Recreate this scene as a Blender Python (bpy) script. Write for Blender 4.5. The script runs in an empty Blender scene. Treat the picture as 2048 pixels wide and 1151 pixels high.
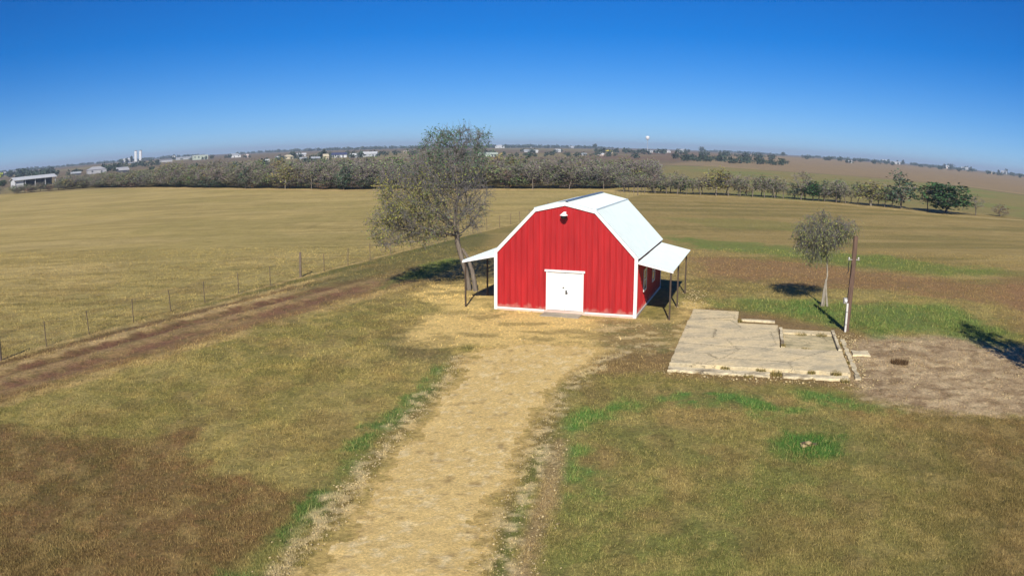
import bpy, bmesh, math, random
import numpy as np
from mathutils import Vector, Matrix

random.seed(7)
rng = np.random.default_rng(7)
SC = bpy.context.scene
COL = SC.collection
R = math.radians

# ------------------------------------------------------------------ camera
# a wide drone lens with barrel distortion: angle = r/F + A*(r/F)^3
CAM_H = 8.187
F_MM = 1633.4 / 2048 * 36.0
LENS_A = 0.138
cam_d = bpy.data.cameras.new("camera")
cam = bpy.data.objects.new("camera", cam_d)
COL.objects.link(cam)
SC.camera = cam
cam_d.type = 'PANO'
cam_d.sensor_fit = 'HORIZONTAL'
cam_d.sensor_width = 36.0
cam_d.lens = F_MM
lens = cam_d if hasattr(cam_d, "panorama_type") else cam_d.cycles
lens.panorama_type = 'FISHEYE_LENS_POLYNOMIAL'
lens.fisheye_fov = R(170)
lens.fisheye_polynomial_k0 = 0.0
lens.fisheye_polynomial_k1 = -1.0 / F_MM
lens.fisheye_polynomial_k2 = 0.0
lens.fisheye_polynomial_k3 = -LENS_A / F_MM ** 3
lens.fisheye_polynomial_k4 = 0.0
cam_d.clip_start = 0.1
cam_d.clip_end = 20000
cam.location = (0, 0, CAM_H)
cam.rotation_euler = (R(90) - 0.174, -0.0029, 0)

# ------------------------------------------------------------------ sky and sun
HAZE = 0.00024
SUN_EL = R(35.5)
SUN_AZ = (-0.09, -1.0)               # towards the sun: behind the camera, a little left
world = bpy.data.worlds.new("World")
SC.world = world
world.use_nodes = True
wn = world.node_tree
wn.nodes.clear()
sky = wn.nodes.new("ShaderNodeTexSky")
sky.sky_type = 'NISHITA'
sky.sun_disc = False
sky.sun_elevation = SUN_EL
sky.sun_rotation = R(180 + 5)
sky.altitude = 1500
sky.air_density = 1.0
sky.dust_density = 0.0
sky.ozone_density = 4.0
_tc = wn.nodes.new("ShaderNodeTexCoord")      # a dry, clear sky: blue right down to the skyline all round
_ma = wn.nodes.new("ShaderNodeVectorMath"); _ma.operation = 'MULTIPLY_ADD'
_ma.inputs[1].default_value = (1, 1, 0.85); _ma.inputs[2].default_value = (0, 0, 0.05)
wn.links.new(_tc.outputs["Generated"], _ma.inputs[0]); wn.links.new(_ma.outputs[0], sky.inputs[0])
hs = wn.nodes.new("ShaderNodeHueSaturation")
hs.inputs["Saturation"].default_value = 1.38
hs.inputs["Value"].default_value = 0.90
hs.inputs["Hue"].default_value = 0.513
bg = wn.nodes.new("ShaderNodeBackground")
bg.inputs["Strength"].default_value = 0.052
wo = wn.nodes.new("ShaderNodeOutputWorld")
_ga = wn.nodes.new("ShaderNodeGamma"); _ga.inputs[1].default_value = 1.2
wn.links.new(sky.outputs[0], _ga.inputs[0])
wn.links.new(_ga.outputs[0], hs.inputs["Color"])
wn.links.new(hs.outputs[0], bg.inputs[0])
wn.links.new(bg.outputs[0], wo.inputs[0])

sun_d = bpy.data.lights.new("sun", 'SUN')
sun_d.energy = 4.2
sun_d.angle = R(0.6)
sun_d.color = (1.0, 0.945, 0.84)
sun = bpy.data.objects.new("sun", sun_d)
COL.objects.link(sun)
_n = math.hypot(*SUN_AZ)
_to = Vector((SUN_AZ[0] / _n * math.cos(SUN_EL), SUN_AZ[1] / _n * math.cos(SUN_EL), math.sin(SUN_EL)))
sun.rotation_euler = (-_to).to_track_quat('-Z', 'Y').to_euler()
sun.location = (0, -20, 60)

SC.view_settings.view_transform = 'Standard'
SC.view_settings.look = 'None'
SC.view_settings.gamma = 1.0
SC.view_settings.exposure = 0.5
SC.view_settings.use_curve_mapping = False
SC.cycles.max_bounces = 6
SC.cycles.transparent_max_bounces = 8
SC.cycles.volume_bounces = 0
SC.cycles.use_denoising = True

# ------------------------------------------------------------------ helpers
def lin(r, g, b, k=1.0):
    f = lambda c: (c / 255 / 12.92 if c <= 10.3 else ((c / 255 + 0.055) / 1.055) ** 2.4)
    return np.array([f(r) * k, f(g) * k, f(b) * k])

def tag(o, label=None, cat=None, group=None, kind=None):
    if label: o["label"] = label
    if cat: o["category"] = cat
    if group: o["group"] = group
    if kind: o["kind"] = kind
    return o

def link(name, mesh, parent=None, loc=None, rz=0.0, mat=None):
    o = bpy.data.objects.new(name, mesh)
    COL.objects.link(o)
    if parent is not None: o.parent = parent
    if loc is not None: o.location = loc
    if rz: o.rotation_euler = (0, 0, rz)
    if mat is not None and mesh is not None and len(mesh.materials) == 0: mesh.materials.append(mat)
    return o

def empty(name, loc=(0, 0, 0), rz=0.0):
    o = bpy.data.objects.new(name, None)
    o.empty_display_size = 0.3
    COL.objects.link(o)
    o.location = loc
    o.rotation_euler = (0, 0, rz)
    return o

def copy_tree(o, parent=None):
    c = o.copy()
    COL.objects.link(c)
    c.parent = parent
    for ch in list(o.children):
        copy_tree(ch, c)
    return c

def fast_mesh(name, V, quads=None, tris=None, smooth=False):
    """numpy arrays to a mesh"""
    V = np.asarray(V, dtype=np.float32)
    me = bpy.data.meshes.new(name)
    nq = 0 if quads is None else len(quads)
    nt = 0 if tris is None else len(tris)
    me.vertices.add(len(V))
    me.vertices.foreach_set("co", V.ravel())
    li = []
    if nq: li.append(np.asarray(quads, dtype=np.int32).ravel())
    if nt: li.append(np.asarray(tris, dtype=np.int32).ravel())
    li = np.concatenate(li)
    me.loops.add(len(li))
    me.loops.foreach_set("vertex_index", li)
    starts = np.concatenate([np.arange(nq) * 4, nq * 4 + np.arange(nt) * 3]).astype(np.int32)
    me.polygons.add(nq + nt)
    me.polygons.foreach_set("loop_start", starts)
    me.update(calc_edges=True)
    me.validate()
    if smooth:
        me.polygons.foreach_set("use_smooth", np.ones(nq + nt, dtype=bool))
    return me

def set_color(me, C, name="albedo"):
    a = me.color_attributes.new(name, 'FLOAT_COLOR', 'POINT')
    C4 = np.ones((len(C), 4), dtype=np.float32)
    C4[:, :3] = C
    a.data.foreach_set("color", C4.ravel())

class MB:
    """collects simple solids into one mesh"""
    def __init__(s): s.v = []; s.f = []
    def quad(s, *p):
        n = len(s.v); s.v += [tuple(q) for q in p]; s.f.append(tuple(range(n, n + len(p))))
        return s
    def box(s, x0, x1, y0, y1, z0, z1):
        n = len(s.v)
        s.v += [(x0, y0, z0), (x1, y0, z0), (x1, y1, z0), (x0, y1, z0), (x0, y0, z1), (x1, y0, z1), (x1, y1, z1), (x0, y1, z1)]
        s.f += [tuple(n + i for i in q) for q in ((0, 3, 2, 1), (4, 5, 6, 7), (0, 1, 5, 4), (1, 2, 6, 5), (2, 3, 7, 6), (3, 0, 4, 7))]
        return s
    def prism(s, pts, a, b, fn):
        """polygon pts extruded from a to b; fn(u, v, t) gives the 3-D point"""
        n = len(s.v); k = len(pts)
        s.v += [fn(u, v, a) for u, v in pts] + [fn(u, v, b) for u, v in pts]
        s.f.append(tuple(range(n + k - 1, n - 1, -1)))
        s.f.append(tuple(range(n + k, n + 2 * k)))
        for i in range(k):
            j = (i + 1) % k
            s.f.append((n + i, n + j, n + k + j, n + k + i))
        return s
    def bar(s, p, q, w, h):
        p, q = Vector(p), Vector(q)
        d = (q - p).normalized()
        up = Vector((0, 0, 1)) if abs(d.z) < 0.95 else Vector((0, 1, 0))
        a = d.cross(up).normalized() * (w / 2); b = a.cross(d).normalized() * (h / 2)
        n = len(s.v)
        s.v += [tuple(p - a - b), tuple(p + a - b), tuple(p + a + b), tuple(p - a + b), tuple(q - a - b), tuple(q + a - b), tuple(q + a + b), tuple(q - a + b)]
        s.f += [tuple(n + i for i in f) for f in ((0, 3, 2, 1), (4, 5, 6, 7), (0, 1, 5, 4), (1, 2, 6, 5), (2, 3, 7, 6), (3, 0, 4, 7))]
        return s
    def tube(s, path, rad, sides=8, caps=True):
        path = [Vector(p) for p in path]
        if not hasattr(rad, '__len__'): rad = [rad] * len(path)
        n = len(s.v); a = None
        for i, p in enumerate(path):
            d = (path[min(i + 1, len(path) - 1)] - path[max(i - 1, 0)]).normalized()
            if a is None:
                up = Vector((0, 0, 1)) if abs(d.z) < 0.9 else Vector((1, 0, 0))
                a = d.cross(up).normalized()
            else:
                a = (a - d * a.dot(d)).normalized()
            b = d.cross(a)
            for k in range(sides):
                t = 2 * math.pi * k / sides
                s.v.append(tuple(p + (a * math.cos(t) + b * math.sin(t)) * rad[i]))
        for i in range(len(path) - 1):
            for k in range(sides):
                m = (k + 1) % sides
                s.f.append((n + i * sides + k, n + i * sides + m, n + (i + 1) * sides + m, n + (i + 1) * sides + k))
        if caps:
            s.f.append(tuple(n + k for k in range(sides - 1, -1, -1)))
            s.f.append(tuple(n + (len(path) - 1) * sides + k for k in range(sides)))
        return s
    def lathe(s, prof, sides=16, c=(0, 0)):
        n = len(s.v)
        for r, z in prof:
            for k in range(sides):
                t = 2 * math.pi * k / sides
                s.v.append((c[0] + r * math.cos(t), c[1] + r * math.sin(t), z))
        for i in range(len(prof) - 1):
            for k in range(sides):
                m = (k + 1) % sides
                s.f.append((n + i * sides + k, n + i * sides + m, n + (i + 1) * sides + m, n + (i + 1) * sides + k))
        s.f.append(tuple(n + k for k in range(sides - 1, -1, -1)))
        s.f.append(tuple(n + (len(prof) - 1) * sides + k for k in range(sides)))
        return s
    def mesh(s, name, mat=None):
        me = bpy.data.meshes.new(name)
        me.from_pydata(s.v, [], s.f)
        me.update()
        if mat: me.materials.append(mat)
        return me
    def build(s, name, mat, parent=None, loc=None, rz=0.0):
        return link(name, s.mesh(name, mat), parent, loc, rz)

def bevel(o, w=0.01, seg=1):
    m = o.modifiers.new("bevel", 'BEVEL'); m.width = w; m.segments = seg; m.limit_method = 'ANGLE'
    return o

# ---- value noise
def _hash(ix, iy, seed):
    h = (ix.astype(np.int64) * 374761393 + iy.astype(np.int64) * 668265263 + seed * 982451653) & 0xFFFFFFFF
    h = ((h ^ (h >> 13)) * 1274126177) & 0xFFFFFFFF
    return ((h ^ (h >> 16)) & 0xFFFF) / 65535.0

def vnoise(x, y, seed=0):
    x = np.asarray(x, float); y = np.asarray(y, float)
    ix = np.floor(x); iy = np.floor(y); fx = x - ix; fy = y - iy
    fx = fx * fx * (3 - 2 * fx); fy = fy * fy * (3 - 2 * fy)
    a = _hash(ix, iy, seed); b = _hash(ix + 1, iy, seed); c = _hash(ix, iy + 1, seed); d = _hash(ix + 1, iy + 1, seed)
    return (a * (1 - fx) + b * fx) * (1 - fy) + (c * (1 - fx) + d * fx) * fy

def fbm(x, y, seed=0, oct=4):
    t = 0; a = 1; n = 0
    for i in range(oct):
        t = t + a * vnoise(x * 2 ** i, y * 2 ** i, seed + i * 17); n += a; a *= 0.55
    return t / n                      # 0..1, mean 0.5

def sstep(a, b, x):
    t = np.clip((np.asarray(x, float) - a) / (b - a), 0, 1)
    return t * t * (3 - 2 * t)

def seg_dist(x, y, poly, closed=False):
    d = np.full(np.shape(x), 1e9)
    n = len(poly)
    for i in range(n if closed else n - 1):
        (ax, ay), (bx, by) = poly[i], poly[(i + 1) % n]
        vx, vy = bx - ax, by - ay
        t = np.clip(((x - ax) * vx + (y - ay) * vy) / (vx * vx + vy * vy + 1e-9), 0, 1)
        d = np.minimum(d, np.hypot(x - ax - t * vx, y - ay - t * vy))
    return d

def poly_sd(x, y, poly):
    """signed distance, positive inside"""
    d = seg_dist(x, y, poly, True)
    ins = np.zeros(np.shape(x), bool)
    n = len(poly)
    for i in range(n):
        (ax, ay), (bx, by) = poly[i], poly[(i + 1) % n]
        c = ((ay > y) != (by > y)) & (x < (bx - ax) * (y - ay) / (by - ay + 1e-12) + ax)
        ins ^= c
    return np.where(ins, d, -d)

def side_of(x, y, line):
    """signed offset from a long polyline, positive to its left"""
    (ax, ay), (bx, by) = line[0], line[-1]
    L = math.hypot(bx - ax, by - ay)
    return ((bx - ax) * (y - ay) - (by - ay) * (x - ax)) / L

# ---- materials
def new_mat(name):
    m = bpy.data.materials.new(name); m.use_nodes = True
    nt = m.node_tree
    return m, nt, nt.nodes["Principled BSDF"]

def plain(name, col, rough=0.6, metal=0.0, var=0.12, scale=3.0, bump=0.0, spec=0.5, stretch=None):
    m, nt, b = new_mat(name)
    N, Lk = nt.nodes.new, nt.links.new
    tc = N("ShaderNodeTexCoord"); mp = N("ShaderNodeMapping"); no = N("ShaderNodeTexNoise")
    if stretch: mp.inputs["Scale"].default_value = stretch
    Lk(tc.outputs["Object"], mp.inputs[0]); Lk(mp.outputs[0], no.inputs["Vector"])
    no.inputs["Scale"].default_value = scale; no.inputs["Detail"].default_value = 5
    cr = N("ShaderNodeMapRange")
    cr.inputs[1].default_value = 0.3; cr.inputs[2].default_value = 0.7
    cr.inputs[3].default_value = 1 - var; cr.inputs[4].default_value = 1 + var
    Lk(no.outputs[0], cr.inputs[0])
    mx = N("ShaderNodeVectorMath"); mx.operation = 'SCALE'
    mx.inputs[0].default_value = tuple(col)
    Lk(cr.outputs[0], mx.inputs["Scale"]); Lk(mx.outputs[0], b.inputs["Base Color"])
    b.inputs["Roughness"].default_value = rough
    b.inputs["Metallic"].default_value = metal
    b.inputs["Specular IOR Level"].default_value = spec
    if bump:
        bp = N("ShaderNodeBump"); bp.inputs["Strength"].default_value = bump; bp.inputs["Distance"].default_value = 0.02
        n2 = N("ShaderNodeTexNoise"); n2.inputs["Scale"].default_value = scale * 8; n2.inputs["Detail"].default_value = 4
        Lk(mp.outputs[0], n2.inputs["Vector"]); Lk(n2.outputs[0], bp.inputs["Height"]); Lk(bp.outputs[0], b.inputs["Normal"])
    return m

def attr_mat(name, rough=0.9, lo=0.7, hi=1.3, s1=9.0, s2=45.0, bump=0.6, spec=0.15, pebble=0.0, tuft=0.0):
    """colour of the thing itself from the mesh, with fine grain and relief on top"""
    m, nt, b = new_mat(name)
    N, Lk = nt.nodes.new, nt.links.new
    at = N("ShaderNodeAttribute"); at.attribute_name = "albedo"
    ge = N("ShaderNodeNewGeometry")
    n1 = N("ShaderNodeTexNoise"); n1.inputs["Scale"].default_value = s1; n1.inputs["Detail"].default_value = 5; n1.inputs["Roughness"].default_value = 0.65
    n2 = N("ShaderNodeTexNoise"); n2.inputs["Scale"].default_value = s2; n2.inputs["Detail"].default_value = 3; n2.inputs["Roughness"].default_value = 0.7
    Lk(ge.outputs["Position"], n1.inputs["Vector"]); Lk(ge.outputs["Position"], n2.inputs["Vector"])
    r1 = N("ShaderNodeMapRange"); r1.inputs[1].default_value = 0.32; r1.inputs[2].default_value = 0.68
    r1.inputs[3].default_value = lo; r1.inputs[4].default_value = hi
    r2 = N("ShaderNodeMapRange"); r2.inputs[1].default_value = 0.3; r2.inputs[2].default_value = 0.7
    r2.inputs[3].default_value = (1 + lo) / 2; r2.inputs[4].default_value = (1 + hi) / 2
    Lk(n1.outputs[0], r1.inputs[0]); Lk(n2.outputs[0], r2.inputs[0])
    mu = N("ShaderNodeMath"); mu.operation = 'MULTIPLY'; Lk(r1.outputs[0], mu.inputs[0]); Lk(r2.outputs[0], mu.inputs[1])
    sc = N("ShaderNodeVectorMath"); sc.operation = 'SCALE'
    Lk(at.outputs["Color"], sc.inputs[0]); Lk(mu.outputs[0], sc.inputs["Scale"])
    out = sc.outputs[0]
    hgt = n2.outputs[0]
    if pebble:
        vo = N("ShaderNodeTexVoronoi"); vo.inputs["Scale"].default_value = 22; Lk(ge.outputs["Position"], vo.inputs["Vector"])
        sp = N("ShaderNodeSeparateColor"); Lk(vo.outputs["Color"], sp.inputs[0])
        rr = N("ShaderNodeMapRange"); rr.inputs[3].default_value = 1 - pebble; rr.inputs[4].default_value = 1 + pebble; Lk(sp.outputs[0], rr.inputs[0])
        s2_ = N("ShaderNodeVectorMath"); s2_.operation = 'SCALE'; Lk(out, s2_.inputs[0]); Lk(rr.outputs[0], s2_.inputs["Scale"]); out = s2_.outputs[0]
    if tuft:                                   # darker tufts and straw-coloured wisps
        for s_, lo_, hi_, col_, k_ in ((3.2, .54, .64, (0.55, 0.60, 0.50), tuft), (5.5, .57, .66, (1.45, 1.38, 1.30), tuft), (16.0, .56, .66, (0.55, 0.55, 0.5), tuft * .9)):
            n3 = N("ShaderNodeTexNoise"); n3.inputs["Scale"].default_value = s_; n3.inputs["Detail"].default_value = 6; n3.inputs["Roughness"].default_value = .7
            of = N("ShaderNodeVectorMath"); of.operation = 'ADD'; of.inputs[1].default_value = (s_ * 3.1, -s_, 0); Lk(ge.outputs["Position"], of.inputs[0]); Lk(of.outputs[0], n3.inputs["Vector"])
            m3 = N("ShaderNodeMapRange"); m3.inputs[1].default_value = lo_; m3.inputs[2].default_value = hi_; m3.inputs[3].default_value = 0; m3.inputs[4].default_value = k_; Lk(n3.outputs[0], m3.inputs[0])
            ml = N("ShaderNodeVectorMath"); ml.operation = 'MULTIPLY'; ml.inputs[1].default_value = col_; Lk(out, ml.inputs[0])
            mx = N("ShaderNodeMix"); mx.data_type = 'VECTOR'; Lk(m3.outputs[0], mx.inputs[0]); Lk(out, mx.inputs[4]); Lk(ml.outputs[0], mx.inputs[5]); out = mx.outputs[1]
    Lk(out, b.inputs["Base Color"])
    b.inputs["Roughness"].default_value = rough
    b.inputs["Specular IOR Level"].default_value = spec
    bp = N("ShaderNodeBump"); bp.inputs["Strength"].default_value = bump; bp.inputs["Distance"].default_value = 0.05
    ad = N("ShaderNodeMath"); ad.operation = 'ADD'; Lk(n1.outputs[0], ad.inputs[0]); Lk(hgt, ad.inputs[1])
    Lk(ad.outputs[0], bp.inputs["Height"]); Lk(bp.outputs[0], b.inputs["Normal"])
    return m
DRIVE = [(-4.4, 12.67), (-4.29, 13.49), (-4.09, 15.01), (-3.62, 16.08), (-3.58, 17.78), (-3.36, 19.43), (-3.19, 21.12), (-2.73, 23.54), (-2.39, 25.88), (-2.12, 27.99), (-1.9, 30.42), (-1.29, 32.0), (-0.28, 32.86), (0.76, 33.39), (2.64, 33.04), (3.69, 32.01), (3.24, 30.59), (2.21, 28.49), (1.66, 26.8), (1.0, 23.87), (0.3, 20.88), (-0.15, 18.0), (-0.47, 15.94), (-0.59, 13.89), (-0.63, 13.12)]
COURT = [(-4.75, 33.42), (-4.76, 36.02), (-4.18, 38.23), (-3.06, 39.45), (-0.85, 40.36), (6.0, 38.22), (7.48, 37.73), (9.59, 42.86), (10.04, 41.73), (8.48, 37.71), (6.92, 32.75), (5.42, 31.79), (3.7, 31.2), (2.63, 32.86), (-0.28, 32.68), (-1.73, 32.83), (-3.42, 32.94)]
COURT2 = [(-5.37, 44.16), (-4.82, 47.08), (-2.53, 48.35), (-0.96, 48.19), (-0.79, 39.86), (-3.09, 39.81), (-4.25, 41.87)]
GREENL = [(-5.19, 12.5), (-5.23, 13.54), (-4.79, 15.52), (-4.54, 17.66), (-4.26, 19.52), (-4.0, 21.25), (-3.46, 23.73), (-2.75, 26.14), (-2.68, 29.3)]
ROCKL = [(-4.7, 13.01), (-4.5, 14.82), (-3.98, 16.72), (-3.88, 18.54), (-3.59, 20.5), (-3.06, 23.05), (-2.56, 25.87), (-2.17, 28.64), (-1.83, 30.8)]
ROCKR = [(-0.45, 13.51), (-0.19, 15.95), (0.21, 18.77), (0.74, 21.66), (1.5, 25.39), (2.27, 28.03), (3.42, 30.44), (5.8, 32.8)]
GREENR1 = [(-0.31, 13.51), (-0.08, 15.46), (0.33, 17.85), (0.78, 20.87)]
DIRTR = [(0.17, 13.52), (0.45, 15.46), (0.8, 17.55), (1.14, 19.77), (1.37, 21.65)]
LAWNR = [(1.3, 22.94), (1.91, 25.39), (3.56, 26.75), (6.57, 26.57), (11.64, 24.47), (14.86, 22.4), (17.59, 21.14), (22.85, 18.59), (11.98, 7.56), (0.24, 11.24), (0.6, 14.99), (1.23, 19.09)]
GR_A = [(1.47, 23.39), (2.51, 24.74), (4.6, 25.55), (5.11, 25.52), (3.62, 24.54), (1.98, 22.05), (2.16, 19.39), (2.46, 17.48), (1.84, 17.23), (1.23, 19.09)]
GR_B = [(5.74, 26.04), (7.18, 26.04), (8.61, 24.62), (9.4, 23.7), (7.91, 23.49), (6.78, 24.45), (5.85, 24.91)]
GR_C = [(7.96, 21.49), (8.77, 21.91), (9.8, 21.41), (9.7, 20.32), (9.16, 19.4), (8.22, 19.46), (7.73, 20.06)]
GR_D = [(10.1, 26.21), (11.68, 25.06), (12.98, 23.36), (11.36, 23.83), (10.06, 25.0)]
BROWNL = [(-23.19, 17.38), (-16.85, 20.18), (-13.5, 20.22), (-10.66, 20.28), (-9.69, 21.96), (-8.89, 19.3), (-7.59, 18.28), (-5.81, 18.01), (-4.74, 17.95), (-4.51, 16.92), (-5.0, 14.98), (-5.37, 13.07), (-5.0, 10.55), (-12.39, 7.13)]
PAD = [(14.73, 32.2), (17.34, 33.73), (21.4, 33.32), (25.13, 30.68), (29.52, 26.98), (20.75, 18.15), (17.96, 21.21), (14.35, 22.68), (12.21, 24.37), (12.76, 26.83)]
GRN_TREE = [(15.71, 41.09), (18.56, 43.43), (20.34, 42.78), (22.25, 40.9), (26.31, 41.38), (26.59, 38.08), (23.34, 31.16), (20.79, 33.39), (17.54, 34.14), (16.64, 35.98), (15.52, 37.45)]
GRN_TREE2 = [(10.66, 44.37), (14.55, 44.07), (16.71, 42.08), (15.07, 39.35), (12.5, 40.33), (10.71, 42.14)]
BAND_G1 = [(14.57, 73.6), (21.58, 70.64), (29.44, 64.8), (36.63, 58.18), (46.65, 55.0), (42.24, 49.66), (32.97, 52.23), (26.01, 57.12), (21.19, 60.75), (15.38, 64.68)]
BAND_G2 = [(18.14, 95.05), (29.13, 95.7), (40.03, 88.48), (30.42, 80.81), (20.2, 85.26)]
BAND_B = [(13.7, 60.91), (20.26, 59.26), (24.86, 54.53), (31.81, 50.36), (42.47, 46.31), (33.42, 36.08), (30.23, 40.91), (24.52, 45.25), (20.04, 47.92), (15.3, 49.7), (12.58, 52.68)]
TRACK = [(-23.12, 18.96), (-21.11, 22.07), (-20.02, 24.48), (-18.03, 30.27), (-15.42, 36.67), (-13.42, 40.72), (-11.92, 43.69), (-10.15, 46.48), (-8.7, 48.63)]
TRACK2 = [(-24.97, 20.71), (-22.06, 27.21), (-19.55, 33.0), (-16.45, 39.21), (-14.15, 43.0), (-12.51, 45.93), (-10.39, 50.74)]
FENCELINE = [(-22.29, 28.33), (-10.54, 58.07)]
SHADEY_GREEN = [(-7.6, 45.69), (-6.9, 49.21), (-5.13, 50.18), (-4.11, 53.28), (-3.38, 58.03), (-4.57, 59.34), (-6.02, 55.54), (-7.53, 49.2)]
GREYGRASS = [(-5.5, 32.67), (-5.1, 36.01), (-3.06, 33.67), (-2.39, 30.4), (-2.54, 27.65), (-3.28, 29.63)]
MIDGREEN = [(-13.21, 43.96), (-10.9, 53.28), (-7.05, 65.27), (-3.04, 76.65), (-1.57, 74.5), (-2.53, 63.67), (-6.02, 55.54), (-8.8, 49.19)]
STRIP_R = [(19.29, 144.9), (24.57, 143.6), (40.7, 140.4), (55.15, 136.2), (67.31, 126.2), (75.28, 118.8), (92.48, 118.8), (120.0, 105.9)]
FAR_BROWN = [(77.08, 405.9), (192.2, 773.0), (591.9, 1805.1), (1200.2, 2668.9), (797.5, 1385.5), (681.4, 879.2), (616.2, 546.7), (248.4, 220.0), (217.8, 280.7), (206.7, 358.9), (168.1, 373.7), (125.6, 382.7), (104.5, 420.0)]
FAR_GREEN = [(22.19, 159.2), (38.6, 244.1), (72.56, 382.0), (101.2, 406.7), (121.9, 371.4), (158.4, 352.1), (194.7, 338.1), (207.0, 266.7), (221.9, 196.5), (120.0, 105.9), (96.75, 124.4), (71.09, 133.3), (44.44, 146.4)]
ROW = [(20.6, 149.6, 2.9, 2.3, 0), (22.4, 148.7, 2.8, 2.1, 0), (24.4, 148.0, 3.2, 2.3, 0), (26.3, 147.3, 3.1, 2.1, 0), (28.3, 146.7, 3.7, 2.3, 0), (30.2, 146.2, 3.9, 2.5, 0), (31.9, 145.8, 2.9, 1.9, 1), (34.5, 145.3, 3.2, 2.5, 0), (37.4, 144.9, 4.6, 4.3, 2), (39.7, 144.6, 3.7, 2.3, 0), (41.9, 144.3, 3.9, 2.6, 0), (44.1, 143.4, 3.9, 2.4, 0), (46.2, 142.5, 3.6, 2.2, 0), (48.1, 141.8, 3.9, 2.4, 0), (49.6, 141.3, 3.5, 2.0, 0), (52.8, 140.3, 5.1, 2.9, 0), (55.1, 139.6, 3.3, 2.7, 3), (57.2, 138.7, 2.9, 2.5, 0), (59.0, 137.2, 4.0, 3.0, 0), (60.5, 136.0, 3.3, 2.3, 0), (62.4, 134.6, 3.8, 2.6, 1), (64.6, 133.2, 4.1, 4.8, 2), (66.9, 131.8, 3.1, 2.9, 1), (69.7, 130.2, 6.1, 5.4, 4), (73.6, 126.2, 4.1, 2.7, 0), (76.2, 123.9, 5.0, 7.0, 3), (83.3, 123.4, 3.3, 2.5, 0), (90.4, 124.5, 2.3, 3.2, 5)]
# ------------------------------------------------------------------ the lie of the land (metres)
SLAB_O, SLAB_YAW = (5.99, 29.38), -0.30
BARN_O, BARN_YAW = (2.587, 39.281), -0.3135
BW, BL, EAVE, KNEE_H, KNEE_X, PEAK = 7.14, 8.78, 2.96, 5.117, 1.5, 5.45

def far_rise(x, y):
    d = np.hypot(x, y)
    return 4.5 * sstep(400, 1600, d) + 1.5 * sstep(1600, 4000, d)

def ground_z(x, y):
    x = np.asarray(x, float); y = np.asarray(y, float)
    d = np.hypot(x, y)
    near = 1 - sstep(45, 90, d)
    z = far_rise(x, y)
    z = z + 0.05 * (fbm(x * 0.45, y * 0.45, 3, 3) - 0.5) * near + 0.03 * (fbm(x * 1.9, y * 1.9, 9, 2) - 0.5) * near
    z = z + 0.25 * (fbm(x * 0.02, y * 0.02, 5, 2) - 0.5) * sstep(60, 120, d)
    # wheel ruts of the farm track
    dt = side_of(x, y, TRACK) / 1.35
    on = (seg_dist(x, y, TRACK) < 3.2) * (1 - sstep(42, 50, y))
    z = z - on * (0.06 * np.exp(-((dt - 0.75) / 0.28) ** 2) + 0.06 * np.exp(-((dt + 0.75) / 0.28) ** 2) - 0.05 * np.exp(-(dt / 0.35) ** 2) - 0.05 * np.exp(-((dt - 1.45) / 0.3) ** 2))
    return z

def gz(x, y): return float(ground_z(np.array([x]), np.array([y]))[0])

def axis(lo, hi, step0, x0, x1, g):
    mid = np.arange(x0, x1 + 1e-6, step0)
    up = [x1]; s = step0
    while up[-1] < hi: s *= g; up.append(up[-1] + s)
    dn = [x0]; s = step0
    while dn[-1] > lo: s *= g; dn.append(dn[-1] - s)
    return np.concatenate([np.array(dn[1:])[::-1], mid, np.array(up[1:])])

ys = [8.0]
while ys[-1] < 80: ys.append(ys[-1] * 1.0052)
while ys[-1] < 9000: ys.append(ys[-1] * 1.013)
ys = np.concatenate([np.array([-3000, -1000, -300, -100, -40, -15, -5, 0, 3, 5, 6.2, 7.2]), np.array(ys)])
xs = axis(-9000, 9000, 0.085, -13, 16, 1.028)
GX, GY = np.meshgrid(xs, ys)
gx, gy = GX.ravel(), GY.ravel()

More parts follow.
